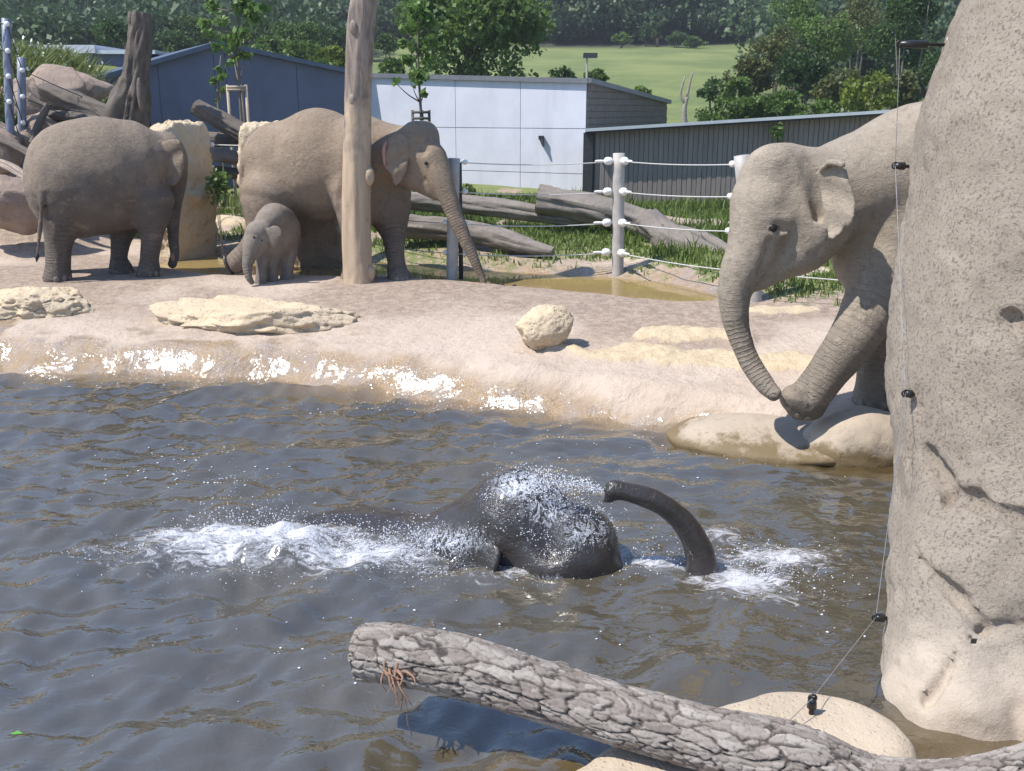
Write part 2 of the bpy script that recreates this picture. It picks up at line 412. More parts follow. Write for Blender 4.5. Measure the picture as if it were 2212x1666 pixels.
# ------------------------------------------------------------------ implicit bodies
class Body:
    def __init__(s, lo, hi, h):
        s.lo = np.array(lo, float); s.h = h
        s.n = np.ceil((np.array(hi) - s.lo) / h).astype(int) + 1
        s.f = np.full(s.n, 1.0, np.float32)
        s.ax = [s.lo[k] + np.arange(s.n[k]) * h for k in range(3)]
        s.rings = []
    def _sub(s, lo, hi):
        a = np.maximum(np.floor((lo - s.lo) / s.h).astype(int), 0); b = np.minimum(np.ceil((hi - s.lo) / s.h).astype(int) + 1, s.n)
        if (b <= a).any(): return None, None
        sl = tuple(slice(a[k], b[k]) for k in range(3))
        X, Y, Z = np.meshgrid(s.ax[0][sl[0]], s.ax[1][sl[1]], s.ax[2][sl[2]], indexing='ij')
        return sl, np.stack([X, Y, Z], -1)
    def _join(s, sl, d, k, sub=False):
        f = s.f[sl]
        if sub:
            d = -d; h = np.clip(0.5 - 0.5 * (f - d) / k, 0, 1); s.f[sl] = f * (1 - h) + d * h + k * h * (1 - h)
        else:
            h = np.clip(0.5 + 0.5 * (f - d) / k, 0, 1); s.f[sl] = f * (1 - h) + d * h - k * h * (1 - h)
    def chain(s, P, R, k=0.08, sub=False, n=None, ring=False, wide=1.0, axis=None):
        P = np.asarray(P, float); R = np.asarray(R, float)
        PR = catmull(np.column_stack([P, R]), n or max(2, 5 * (len(P) - 1) + 1)) if len(P) > 2 else np.column_stack([P, R])
        P, R = PR[:, :3], np.maximum(PR[:, 3], 0.004)
        if ring: s.rings.append((P, R))
        m = R.max() * max(wide, 1) + 0.22
        sl, q = s._sub(P.min(0) - m, P.max(0) + m)
        if sl is None: return s
        if axis is not None:
            ax_ = np.asarray(axis, float); ax_ /= np.linalg.norm(ax_)
        d = np.full(q.shape[:3], 9.0)
        for a, b, r1, r2 in zip(P[:-1], P[1:], R[:-1], R[1:]):
            e = b - a; w = q - a
            t = np.clip((w @ e) / (e @ e + 1e-12), 0, 1)
            v = w - t[..., None] * e
            if axis is not None: v = v - ((v @ ax_) * (1 - 1 / wide))[..., None] * ax_
            d = np.minimum(d, np.sqrt((v * v).sum(-1)) - (r1 + (r2 - r1) * t))
        s._join(sl, d, k, sub); return s
    def ell(s, c, r, k=0.12, yaw=0.0, pitch=0.0, sub=False, roll=0.0):
        c = np.asarray(c, float); r = np.asarray(r, float); m = r.max() + 0.25
        sl, q = s._sub(c - m, c + m)
        if sl is None: return s
        from mathutils import Euler
        Rm = np.array(Euler((roll, pitch, yaw)).to_matrix())
        w = (q - c) @ Rm
        k0 = np.sqrt(((w / r) ** 2).sum(-1)); k1 = np.sqrt(((w / r ** 2) ** 2).sum(-1)) + 1e-9
        s._join(sl, k0 * (k0 - 1) / k1, k, sub); return s
    def plate(s, pts, th=0.018, rnd=0.012, k=0.03, bend=0.0, fold=None):
        """thin ear-like plate through 3D outline points"""
        P = np.asarray(pts, float); c = P.mean(0)
        u_, sv, vt = np.linalg.svd(P - c); e1, e2, e3 = vt
        uv = np.stack([(P - c) @ e1, (P - c) @ e2], -1)
        uv = catmull(np.vstack([uv, uv[:1]]), len(uv) * 4)[:-1]
        m = 0.25
        sl, q = s._sub(P.min(0) - m, P.max(0) + m)
        w = q - c; a, b, n = w @ e1, w @ e2, w @ e3
        rr = np.abs(uv).max()
        n = n - bend * ((a / rr) ** 2 + (b / rr) ** 2) + 0.012 * np.sin(a * 21 + b * 13)
        d2 = poly_sd(a, b, [tuple(x) for x in uv]) + rnd
        dn = np.abs(n) - th
        d = np.sqrt(np.maximum(d2, 0) ** 2 + np.maximum(dn, 0) ** 2) + np.minimum(np.maximum(d2, dn), 0) - rnd
        s._join(sl, d, k); return s
    def floor(s, z):
        Z = s.ax[2][None, None, :]
        s.f = np.maximum(s.f, (z - Z).astype(np.float32)); return s
    def ceil(s, z, k=0.05):
        Z = s.ax[2][None, None, :]; d = (Z - z) + 0 * s.f; h = np.clip(0.5 - 0.5 * (d - s.f) / k, 0, 1)
        s.f = (d * (1 - h) + s.f * h + k * h * (1 - h)).astype(np.float32); return s
    def rough(s, amp, scale, octv=4, seed=0, band=0.15):
        m = np.abs(s.f) < band; idx = np.nonzero(m)
        P = np.stack([s.ax[k][idx[k]] for k in range(3)], -1)
        s.f[idx] += (amp * fbm(P, scale, octv, seed)).astype(np.float32); return s
    def mesh(s):
        f = s.f; sg = f < 0
        nx, ny, nz = f.shape
        corners = [(i, j, k) for i in (0, 1) for j in (0, 1) for k in (0, 1)]
        cnt = sum(sg[i:nx - 1 + i, j:ny - 1 + j, k:nz - 1 + k].astype(np.int8) for i, j, k in corners)
        act = (cnt > 0) & (cnt < 8)
        I = np.nonzero(act); n = len(I[0]); idx = np.full(act.shape, -1, np.int64); idx[I] = np.arange(n)
        acc = np.zeros((n, 3)); num = np.zeros(n)
        for a in corners:
            for ax in range(3):
                if a[ax]: continue
                b = list(a); b[ax] = 1
                va = f[I[0] + a[0], I[1] + a[1], I[2] + a[2]].astype(float); vb = f[I[0] + b[0], I[1] + b[1], I[2] + b[2]].astype(float)
                cr = (va < 0) != (vb < 0)
                t = np.where(cr, va / np.where(cr, va - vb, 1), 0)
                p = np.tile(np.array(a, float), (n, 1)); p[:, ax] += t
                acc += p * cr[:, None]; num += cr
        V = s.lo + (np.stack(I, -1) + acc / num[:, None]) * s.h
        Q = []
        for ax in range(3):
            o1, o2 = [(1, 2), (2, 0), (0, 1)][ax]
            sl0 = [slice(None)] * 3; sl1 = [slice(None)] * 3; sl0[ax] = slice(0, -1); sl1[ax] = slice(1, None)
            s0, s1 = sg[tuple(sl0)], sg[tuple(sl1)]
            cr = s0 != s1
            E = np.stack(np.nonzero(cr), -1)
            ok = (E[:, o1] > 0) & (E[:, o2] > 0) & (E[:, o1] < f.shape[o1] - 1) & (E[:, o2] < f.shape[o2] - 1)
            E = E[ok]; fl = s0[tuple(E.T)]
            c = []
            for d1, d2 in ((0, 0), (1, 0), (1, 1), (0, 1)):
                e = E.copy(); e[:, o1] -= d1; e[:, o2] -= d2; c.append(idx[tuple(e.T)])
            q = np.stack(c, -1); q[~fl] = q[~fl][:, ::-1]; Q.append(q)
        Fq = np.concatenate(Q)
        Fq = Fq[(Fq >= 0).all(1)]
        # light relaxation
        for _ in range(2):
            a = np.zeros_like(V); w = np.zeros(len(V))
            for i, j in ((0, 1), (1, 2), (2, 3), (3, 0)):
                np.add.at(a, Fq[:, i], V[Fq[:, j]]); np.add.at(w, Fq[:, i], 1)
                np.add.at(a, Fq[:, j], V[Fq[:, i]]); np.add.at(w, Fq[:, j], 1)
            V = V * 0.6 + 0.4 * a / np.maximum(w, 1)[:, None]
        return V, Fq
    def ring_attr(s, V):
        r = np.zeros(len(V)); w = np.zeros(len(V))
        for P, R in s.rings:
            L = np.concatenate([[0], np.cumsum(np.linalg.norm(np.diff(P, axis=0), axis=1))])
            best = np.full(len(V), 9.0); tot = L[-1]
            for k in range(len(P) - 1):
                e = P[k + 1] - P[k]; t = np.clip(((V - P[k]) @ e) / (e @ e + 1e-12), 0, 1)
                d = np.linalg.norm(V - P[k] - t[:, None] * e, axis=1) / (R[k] + (R[k + 1] - R[k]) * t)
                b = d < best; best = np.where(b, d, best)
                inside = b & (d < 1.35)
                r = np.where(inside, L[k] + t * (L[k + 1] - L[k]), r)
                w = np.where(b & inside, np.clip((1.35 - d) / 0.25, 0, 1) * sstep(0.10, 0.5, (L[k] + t * (L[k + 1] - L[k])) / tot), w)
        return r, w

def skin(name, c1, c2, dust, rough=0.75, crack=38, coat=0.0, bumpk=1.0, dusty=0.75, ringk=1.0):
    g = G(name); v = g.pos()
    n1 = g.noise(2.6, 6, 0.6, v); n2 = g.noise(16, 6, 0.65, v)
    up = g.n('ShaderNodeSeparateXYZ'); g.nt.links.new(g.n('ShaderNodeNewGeometry').outputs['Normal'], up.inputs[0])
    c = g.mix(g.ramp(n1, 0.35, 0.66), c1, c2)
    c = g.mix(g.math('MULTIPLY', g.ramp(g.math('ADD', g.attr('dusty'), g.ramp(n1, 0.3, 0.7, -0.3, 0.3)), 0.2, 0.9), dusty), c, dust)
    c = g.mix(g.ramp(n2, 0.48, 0.72, 0, 0.5), c, tuple(x * 0.6 for x in c1))
    c = g.mix(g.ramp(g.noise(4.5, 6, 0.7, v, 0.8), 0.52, 0.70, 0, 0.55), c, tuple(x * 1.22 for x in dust))
    vz = g.pos((1.0, 1.0, 2.4))
    n3 = g.noise(22, 5, 0.7, vz, 0.7); n5 = g.noise(70, 4, 0.6, v)
    vr = g.voro(crack, 'DISTANCE_TO_EDGE', g.pos((1, 1, 1.7)))
    c = g.mix(g.math('MULTIPLY', g.attr('wetf'), 0.8), c, tuple(x * 0.42 for x in c1)); rough = g.ramp(g.attr('wetf'), 0, 1, rough, 0.35)
    b = g.bump(n3, 0.5 * bumpk, 0.018)
    b = g.bump(g.noise(7, 6, 0.7, g.pos((1.0, 1.0, 1.8)), 1.2), 0.5 * bumpk, 0.045, b)
    b = g.bump(g.math('MULTIPLY', g.ramp(vr, 0.0, 0.10), g.ramp(n1, 0.35, 0.58)), 0.65 * bumpk, 0.010, b)
    wv = g.math('SINE', g.math('MULTIPLY', g.math('ADD', g.attr('ring'), g.math('MULTIPLY', g.noise(7, 3, 0.5, v), 0.055)), 150.0))
    b = g.bump(g.math('MULTIPLY', g.ramp(wv, -0.1, 1.0), g.attr('ringw')), 0.8 * bumpk * ringk, 0.012, b)
    b = g.bump(n5, 0.10 * bumpk, 0.003, b)
    return g.set(Base_Color=c, Roughness=rough, Normal=b, Coat_Weight=coat, Coat_Roughness=0.12)
def finish(body, name, label, base, mat, cat='elephant', skinname='body', zdust=(0.6, 1.5), film=None, wetf=None):
    V, Fq = body.mesh()
    r, w = body.ring_attr(V)
    t = thing(name, label, cat, base)
    zz = (V[:, 2] - base[2])
    du = sstep(zdust[0], zdust[1], zz + 0.25 * fbm(V, 1.7, 3, 5))
    at_ = dict(ring=r, ringw=w, dusty=du)
    if film is not None: at_['film'] = film(V)
    if wetf is not None: at_['wetf'] = wetf(V)
    o = obj(skinname, V, Fq, mat, t, attrs=at_)
    bv = BVHTree.FromPolygons([tuple(x) for x in V], [tuple(int(i) for i in f) for f in Fq])
    return t, V, Fq, bv
def hit(bv, X, Y, lift=0.0):
    d = Vector(ray(X, Y)).normalized()
    p, nrm, i, dist = bv.ray_cast(Vector((0, 0, CAMZ)), d)
    if p is None: return None, None
    return np.array(p + nrm * lift), np.array(nrm)
IV, IF = ico(2)
def eye(t, bv, X, Y, r, mats, lidr=1.5):
    p, n = hit(bv, X, Y)
    if p is None: return
    e = obj('eye', IV * r + (p - n * r * 0.15), IF, mats[0], t)
    # eyelids: a torus of skin round the eye
    a = np.linspace(0, 2 * math.pi, 15)[:-1]
    n = n / np.linalg.norm(n); up = np.array([0, 0, 1.0]); s_ = np.cross(up, n); s_ /= np.linalg.norm(s_); up = np.cross(n, s_)
    ringp = [p - n * r * 0.15 + s_ * math.cos(q) * r * 1.35 + up * math.sin(q) * r * 0.62 for q in a]
    ringp = ringp + [ringp[0], ringp[1]]
    V, Fc = tube_mesh(ringp, r * 0.30, 8, False)
    obj('eyelid', V, Fc, mats[1], t)
def nails(t, bv, pts, size, mat, mx_=0.6):
    for X, Y in pts:
        p, n = hit(bv, X, Y)
        if p is None: continue
        n = n / np.linalg.norm(n); up = np.array([0, 0, 1.0]); s_ = np.cross(up, n); s_ /= np.linalg.norm(s_) + 1e-9; u2 = np.cross(n, s_)
        V = IV[:, :1] * s_ * size * 0.8 + IV[:, 1:2] * u2 * size + IV[:, 2:3] * n * size * 0.16 + p
        obj('toenail', V, IF, mat, t)
def pch(b, pts, **kw):                   # chain through (X, Y, distance, radius in frame units)
    P = [at_y(x, y, d) for x, y, d, r in pts]; R = [msize(r, x, y, d) for x, y, d, r in pts]
    return b.chain(P, R, **kw)
def pell(b, X, Y, d, r, **kw): return b.ell(at_y(X, Y, d), r, **kw)
def pplate(b, pts, **kw): return b.plate([at_y(x, y, d) for x, y, d in pts], **kw)

m_eye = G('eye_dark').set(Base_Color=(0.012, 0.008, 0.006), Roughness=0.08)
m_nail = plain('toenail_horn', (0.24, 0.195, 0.15), (0.18, 0.145, 0.115), 20, 0.6, 0.2)
m_hair = plain('dark_hair', (0.02, 0.017, 0.015), None, 30, 0.7)
m_skinC = skin('skin_tan', (0.243, 0.200, 0.155), (0.203, 0.166, 0.128), (0.338, 0.281, 0.216), 0.78, 42, dusty=0.85, bumpk=0.9)
m_skinA = skin('skin_grey_brown', (0.131, 0.104, 0.084), (0.109, 0.086, 0.068), (0.247, 0.190, 0.136), 0.78, 26, dusty=0.9)
m_skinB = skin('skin_brown', (0.192, 0.148, 0.109), (0.160, 0.122, 0.091), (0.264, 0.196, 0.134), 0.78, 26, dusty=0.9)
m_skinK = skin('skin_calf', (0.197, 0.165, 0.139), (0.165, 0.139, 0.115), (0.245, 0.202, 0.160), 0.78, 34, dusty=0.9)
m_pink = plain('pink_skin', (0.42, 0.20, 0.15), (0.30, 0.17, 0.13), 18, 0.7, 0.4)
m_wetplain = skin('skin_wet_plain', (0.040, 0.033, 0.029), (0.030, 0.025, 0.022), (0.05, 0.042, 0.036), 0.22, 30, 0.3, 0.45, 0.4, 0.35)
m_wet = skin('skin_wet', (0.040, 0.033, 0.029), (0.030, 0.025, 0.022), (0.05, 0.042, 0.036), 0.22, 30, 0.3, 0.45, 0.4, 0.35)

def add_film(m):                         # white water running over wet skin, by the 'film' amount
    g = G('tmp2'); bpy.data.materials.remove(g.m); g.m, g.nt, g.b = m, m.node_tree, m.node_tree.nodes['Principled BSDF']
    st = g.noise(9, 4, 0.65, g.pos((1.6, 1.6, 0.9)), 1.6); lines = g.math('SUBTRACT', 1.0, g.math('MULTIPLY', g.math('ABSOLUTE', g.math('SUBTRACT', st, 0.5)), 7.0))
    f = g.ramp(g.math('ADD', g.attr('film'), g.math('MULTIPLY', lines, 0.62)), 0.78, 1.22, 0.0, 0.95)
    f = g.math('MULTIPLY', f, g.ramp(g.attr('film'), 0.05, 0.3))
    c = g.b.inputs['Base Color'].links[0].from_socket
    g.put(g.b.inputs['Base Color'], g.mix(f, c, (0.62, 0.64, 0.70))); g.put(g.b.inputs['Roughness'], g.ramp(f, 0, 1, 0.22, 0.45))
    n0 = g.b.inputs['Normal'].links[0].from_socket
    g.put(g.b.inputs['Normal'], g.bump(f, 0.6, 0.02, n0))
add_film(m_wet)
# ---- large elephant on the right, one forefoot lifted
b = Body((1.75, 7.55, 0.15), (7.0, 10.1, 3.25), 0.019)
pell(b, 1985, 425, 8.95, (0.60, 0.52, 0.80), k=0.2)
b.ell((4.75, 9.1, 2.02), (1.15, 0.66, 0.86), k=0.3)
b.ell((5.75, 9.15, 1.95), (0.62, 0.58, 0.78), k=0.25)
pch(b, [(1970, 390, 8.9, 145), (1880, 400, 8.8, 122), (1790, 420, 8.7, 100)], k=0.2)
pch(b, [(1935, 520, 8.75, 110), (1870, 560, 8.7, 70)], k=0.2)                       # breast
pell(b, 1706, 425, 8.6, (0.43, 0.30, 0.44), k=0.14)
pell(b, 1672, 362, 8.48, (0.22, 0.15, 0.20), k=0.12); pell(b, 1690, 362, 8.75, (0.22, 0.15, 0.2), k=0.12)
pell(b, 1640, 430, 8.55, (0.20, 0.20, 0.36), k=0.12)
pch(b, [(1650, 450, 8.5, 70), (1628, 530, 8.46, 58), (1592, 610, 8.43, 39), (1586, 660, 8.42, 31.5), (1592, 708, 8.4, 26.5), (1604, 745, 8.37, 24.5)], k=0.09)
pch(b, [(1770, 470, 8.5, 78), (1735, 525, 8.5, 64), (1690, 565, 8.47, 38), (1655, 600, 8.45, 20), (1640, 616, 8.44, 12)], k=0.07)
pell(b, 1720, 470, 8.40, (0.17, 0.14, 0.22), k=0.1)                                   # cheek
pch(b, [(1648, 466, 8.30, 12), (1675, 468, 8.27, 13), (1700, 478, 8.27, 11)], k=0.06)  # brow
pch(b, [(1655, 502, 8.27, 7), (1675, 510, 8.25, 8), (1700, 505, 8.25, 6)], k=0.04)     # lower lid pouch
pch(b, [(1760, 330, 8.3, 16), (1768, 400, 8.28, 14), (1770, 470, 8.3, 16)], k=0.10, sub=True)   # hollow before the ear
pch(b, [(1700, 360, 8.25, 14), (1722, 395, 8.22, 12)], k=0.10, sub=True)              # temple hollow
pch(b, [(1636, 606, 8.27, 4), (1660, 578, 8.27, 5), (1700, 560, 8.27, 4)], k=0.03, sub=True)   # mouth line
pch(b, [(1648, 540, 8.27, 9), (1655, 575, 8.27, 8)], k=0.06, sub=True)
# ear with its folded upper rim
# forelegs
pch(b, [(1935, 500, 8.68, 92), (1915, 580, 8.55, 76), (1890, 650, 8.45, 64), (1848, 722, 8.38, 53), (1803, 785, 8.36, 46), (1764, 838, 8.34, 42), (1742, 866, 8.34, 43)], k=0.10, ring=True)
pch(b, [(1716, 862, 8.29, 30), (1734, 876, 8.32, 36), (1752, 880, 8.36, 32)], k=0.04)
TRK = [(1628, 530, 8.46, 57), (1592, 610, 8.43, 39), (1586, 660, 8.42, 31.5), (1592, 708, 8.4, 26.5), (1612, 765, 8.36, 23.5), (1636, 806, 8.30, 20.5), (1656, 834, 8.22, 18), (1672, 850, 8.16, 15.5)]
pch(b, TRK, k=0.012, ring=True)
pch(b, [(1960, 560, 9.1, 90), (1915, 690, 9.0, 52), (1895, 770, 8.92, 43), (1890, 830, 8.86, 41), (1888, 862, 8.84, 46), (1886, 885, 8.82, 50)], k=0.08, ring=True)
# hind legs and tail
for yy, xx in ((8.82, 5.85), (9.42, 5.55)):
    b.chain([(xx, yy, 1.7), (xx - 0.08, yy, 1.15), (xx + 0.05, yy, 0.75), (xx, yy, 0.40), (xx - 0.02, yy, 0.25)], [0.40, 0.26, 0.185, 0.19, 0.23], k=0.12)
b.chain([(6.3, 9.15, 2.35), (6.46, 9.15, 1.9), (6.48, 9.15, 1.2)], [0.06, 0.045, 0.02], k=0.05)
for pts in ([(1790, 300, 8.33), (1822, 290, 8.38)], [(1805, 330, 8.28), (1850, 318, 8.30)], [(1870, 470, 8.25), (1905, 520, 8.24), (1925, 580, 8.22)], [(1885, 440, 8.26), (1925, 500, 8.25)],
            [(1835, 600, 8.28), (1870, 612, 8.16), (1905, 640, 8.12)], [(1826, 622, 8.26), (1862, 640, 8.14), (1892, 668, 8.10)], [(1850, 590, 8.28), (1895, 610, 8.14), (1925, 650, 8.12)],
            [(1700, 545, 8.20), (1735, 560, 8.22), (1765, 548, 8.26)], [(1680, 520, 8.22), (1705, 530, 8.20), (1735, 528, 8.20)], [(1664, 520, 8.24), (1652, 560, 8.26), (1640, 590, 8.28)]):
    pch(b, [(x, y, d, 5) for x, y, d in pts], k=0.03, sub=True)
b.rough(0.020, 3.0, 4, 3)
pplate(b, [(1772, 372, 8.34), (1790, 350, 8.24), (1820, 354, 8.13), (1840, 398, 8.06), (1858, 466, 8.02), (1838, 492, 8.03), (1824, 488, 8.04), (1816, 506, 8.06), (1790, 518, 8.12), (1783, 455, 8.24), (1776, 410, 8.32)],
       th=0.009, rnd=0.009, k=0.025, bend=-0.03)
pch(b, [(1774, 366, 8.24, 6), (1795, 351, 8.15, 8), (1820, 356, 8.06, 8)], k=0.02)
gzC = 0.345
b.floor(gzC)
eleC, VC, FC, bvC = finish(b, 'elephant', 'tan elephant lifting one forefoot to its trunk at the pool edge beside the rock pillar', (3.4, 8.8, gzC), m_skinC, zdust=(0.2, 1.6), wetf=lambda V: sstep(0.56, 0.535, V[:, 2] + 0.25 * (V[:, 0] - 2.55) + 0.02 * fbm(V, 6, 3, 2)) * (V[:, 1] < 8.6))
eye(eleC, bvC, 1671, 493, 0.034, (m_eye, m_skinC))
nails(eleC, bvC, [(1704, 884), (1722, 899), (1744, 905)], 0.036, m_nail)
nails(eleC, bvC, [(1858, 873), (1880, 880), (1905, 880)], 0.05, m_nail)
m_wetfoot = m_wet

# ---- elephant standing with its rump to the left
b = Body((-8.1, 13.9, 0.3), (-4.4, 16.7, 3.2), 0.027)
pell(b, 150, 392, 15.05, (0.63, 0.62, 0.82), k=0.2, yaw=0.35)
pell(b, 222, 380, 15.25, (0.78, 0.70, 0.87), k=0.25, yaw=0.35)
pell(b, 295, 376, 15.5, (0.45, 0.56, 0.76), k=0.2, yaw=0.35)
pch(b, [(305, 350, 15.5, 72), (345, 345, 15.7, 56)], k=0.15)
pell(b, 360, 348, 15.85, (0.27, 0.33, 0.43), k=0.12, yaw=0.35)
pch(b, [(374, 380, 15.9, 30), (376, 420, 15.85, 21), (373, 465, 15.8, 15), (374, 515, 15.72, 11.5), (378, 550, 15.66, 9.5), (372, 571, 15.6, 9)], k=0.08, ring=True)
pch(b, [(128, 418, 14.85, 62), (130, 480, 14.78, 38), (126, 535, 14.75, 26.5), (124, 575, 14.72, 26), (124, 600, 14.72, 31)], k=0.1, ring=True)
pch(b, [(140, 430, 15.4, 55), (128, 500, 15.42, 32), (126, 570, 15.42, 25), (126, 600, 15.42, 29)], k=0.1)
pch(b, [(322, 440, 15.3, 52), (328, 500, 15.2, 26), (323, 555, 15.16, 18.5), (322, 580, 15.14, 23), (322, 598, 15.12, 28)], k=0.1, ring=True)
pch(b, [(270, 450, 15.75, 50), (263, 505, 15.62, 25), (257, 555, 15.5, 17.5), (261, 580, 15.45, 24), (263, 597, 15.42, 29)], k=0.1, ring=True)
pch(b, [(92, 322, 14.72, 9), (98, 358, 14.56, 8.5), (92, 416, 14.45, 6.5), (88, 476, 14.42, 5), (83, 530, 14.42, 3.6), (80, 552, 14.42, 3.0)], k=0.03)
pch(b, [(103, 400, 14.5, 5), (98, 460, 14.5, 5), (108, 500, 14.5, 5)], k=0.05, sub=True)
pch(b, [(335, 290, 15.2, 7), (342, 330, 15.1, 8), (352, 380, 15.1, 8)], k=0.1, sub=True)
b.rough(0.02, 2.4, 4, 5)
pplate(b, [(352, 308, 15.45), (372, 300, 15.38), (392, 305, 15.36), (400, 338, 15.36), (399, 362, 15.38), (388, 392, 15.40), (372, 402, 15.42), (360, 372, 15.45)], th=0.014, rnd=0.014, k=0.04, bend=0.04)
b.floor(0.485)
eleA, VA, FA, bvA = finish(b, 'elephant', 'dark grey elephant standing with its rump and tail turned from the yellow sandstone slab', (-5.9, 15.1, 0.485), m_skinA, zdust=(0.9, 2.0))
pch_t = [at_y(x, y, d) for x, y, d in ((80.5, 548, 14.42), (80, 556, 14.42), (79, 566, 14.42))]
V_, F_ = tube_mesh(pch_t, [0.022, 0.03, 0.006], 8); obj('tail_tuft', V_, F_, m_hair, eleA)
nails(eleA, bvA, [(140, 602), (152, 601), (122, 605)], 0.05, m_nail)
nails(eleA, bvA, [(338, 592), (347, 592), (283, 590)], 0.045, m_nail)
p_, n_ = hit(bvA, 373, 557, 0.0)
if p_ is not None: obj('trunk_lining', IV * np.array([0.035, 0.02, 0.075]) + p_, IF, m_pink, eleA)

# ---- elephant behind the bare pole, trunk to the ground
b = Body((-4.9, 14.0, 0.25), (-0.25, 16.9, 3.2), 0.025)
pell(b, 602, 372, 15.9, (0.60, 0.60, 0.77), k=0.2, yaw=-0.28)
pell(b, 690, 357, 15.65, (0.82, 0.68, 0.86), k=0.25, yaw=-0.28)
pell(b, 782, 366, 15.4, (0.50, 0.53, 0.80), k=0.2, yaw=-0.28)
pch(b, [(800, 335, 15.35, 74), (850, 330, 15.25, 60), (885, 330, 15.15, 52)], k=0.15)
pell(b, 903, 330, 15.05, (0.33, 0.34, 0.43), k=0.12, yaw=-0.5)
pell(b, 898, 290, 14.95, (0.17, 0.15, 0.18), k=0.12); pell(b, 922, 288, 15.15, (0.17, 0.15, 0.18), k=0.12)
pch(b, [(930, 345, 14.88, 36), (950, 385, 14.78, 29), (965, 420, 14.72, 22.5), (980, 460, 14.68, 19), (998, 503, 14.63, 16), (1020, 552, 14.58, 12.5), (1037, 590, 14.55, 9), (1046, 612, 14.5, 6.5)], k=0.08, ring=True)
pch(b, [(888, 372, 14.98, 36), (918, 400, 14.88, 22), (940, 424, 14.8, 10)], k=0.08)
pch(b, [(905, 338, 14.74, 7), (925, 342, 14.70, 7)], k=0.05)
pch(b, [(900, 392, 14.72, 4), (918, 388, 14.70, 4)], k=0.03, sub=True)
pch(b, [(905, 310, 14.70, 9), (915, 325, 14.68, 8)], k=0.08, sub=True)
pch(b, [(770, 420, 15.15, 56), (768, 500, 15.0, 30), (765, 560, 14.97, 24), (764, 590, 14.96, 25), (764, 606, 14.95, 30)], k=0.1, ring=True)
pch(b, [(832, 430, 15.45, 58), (848, 500, 15.25, 28), (855, 555, 15.05, 20), (858, 585, 14.95, 22), (863, 606, 14.86, 28)], k=0.1, ring=True)
pch(b, [(588, 425, 15.55, 66), (572, 488, 15.45, 40), (546, 534, 15.4, 29), (512, 566, 15.35, 24)], k=0.1, ring=True)
pch(b, [(622, 430, 16.2, 58), (606, 510, 16.2, 31), (602, 570, 16.18, 26), (602, 592, 16.15, 30)], k=0.1)
pch(b, [(532, 322, 15.62, 6), (522, 365, 15.5, 6), (522, 420, 15.45, 5), (528, 465, 15.45, 3.5), (535, 496, 15.45, 2.6)], k=0.03)
pch(b, [(745, 390, 14.85, 6), (735, 430, 14.82, 7), (728, 462, 14.85, 5)], k=0.08, sub=True)
b.rough(0.02, 2.4, 4, 6)
pplate(b, [(843, 295, 14.74), (860, 288, 14.70), (878, 291, 14.70), (884, 330, 14.70), (878, 372, 14.66), (856, 402, 14.60), (843, 374, 14.58), (830, 360, 14.58), (828, 316, 14.64)], th=0.012, rnd=0.013, k=0.03, bend=0.03)
b.floor(0.435)
eleB, VB, FB, bvB = finish(b, 'elephant', 'brown elephant behind the bare pole reaching its trunk down to the muddy ground', (-2.5, 15.3, 0.435), m_skinB, zdust=(0.5, 1.8))
eye(eleB, bvB, 921, 353, 0.028, (m_eye, m_skinB))
nails(eleB, bvB, [(858, 605), (870, 605), (880, 604)], 0.045, m_nail)
p_, n_ = hit(bvB, 832, 340, 0.0)
if p_ is not None:
    q_ = [at_y(x, y, d) for x, y, d in ((834, 306, 14.63), (829, 325, 14.60), (831, 358, 14.57))]
    V_, F_ = tube_mesh(catmull(q_, 8), [0.01, 0.02, 0.024, 0.026, 0.026, 0.024, 0.02, 0.012], 8); obj('pink_ear_edge', V_, F_, m_pink, eleB)
s_ = at_y(494, 572, 15.33)
V_ = IV * np.array([0.045, 0.15, 0.185]); an = 0.35
V_ = np.stack([V_[:, 0] * math.cos(an) - V_[:, 2] * math.sin(an), V_[:, 1], V_[:, 0] * math.sin(an) + V_[:, 2] * math.cos(an)], -1)
obj('foot_sole', V_ + s_, IF, m_wetplain, eleB)

# ---- calf
b = Body((-4.35, 13.7, 0.35), (-3.1, 15.6, 1.85), 0.017)
pell(b, 598, 502, 14.85, (0.265, 0.46, 0.405), k=0.12, yaw=-0.45)
pell(b, 592, 470, 14.7, (0.20, 0.28, 0.20), k=0.12)
pell(b, 560, 512, 14.48, (0.20, 0.21, 0.21), k=0.1)
pell(b, 555, 500, 14.40, (0.15, 0.14, 0.13), k=0.08)
pch(b, [(546, 525, 14.36, 21), (538, 555, 14.28, 14), (534, 578, 14.24, 10), (537, 598, 14.21, 7.5), (544, 610, 14.21, 6)], k=0.06, ring=True)
pch(b, [(560, 540, 14.40, 13), (556, 556, 14.33, 6)], k=0.05)
pch(b, [(566, 545, 14.6, 20), (565, 580, 14.5, 12), (564, 600, 14.47, 12.5), (563, 618, 14.45, 14.5)], k=0.06)
pch(b, [(588, 555, 14.72, 20), (588, 585, 14.66, 12), (589, 612, 14.64, 14)], k=0.06)
pch(b, [(618, 545, 14.95, 24), (620, 580, 14.85, 14), (619, 612, 14.80, 16)], k=0.06)
pch(b, [(600, 545, 15.2, 22), (600, 600, 15.2, 14)], k=0.06)
b.rough(0.008, 5, 3, 8)
pplate(b, [(577, 494, 14.36), (592, 487, 14.32), (606, 494, 14.34), (610, 508, 14.36), (600, 522, 14.34), (590, 538, 14.32), (581, 528, 14.32), (577, 510, 14.34)], th=0.009, rnd=0.009, k=0.025, bend=0.03)
b.floor(0.475)
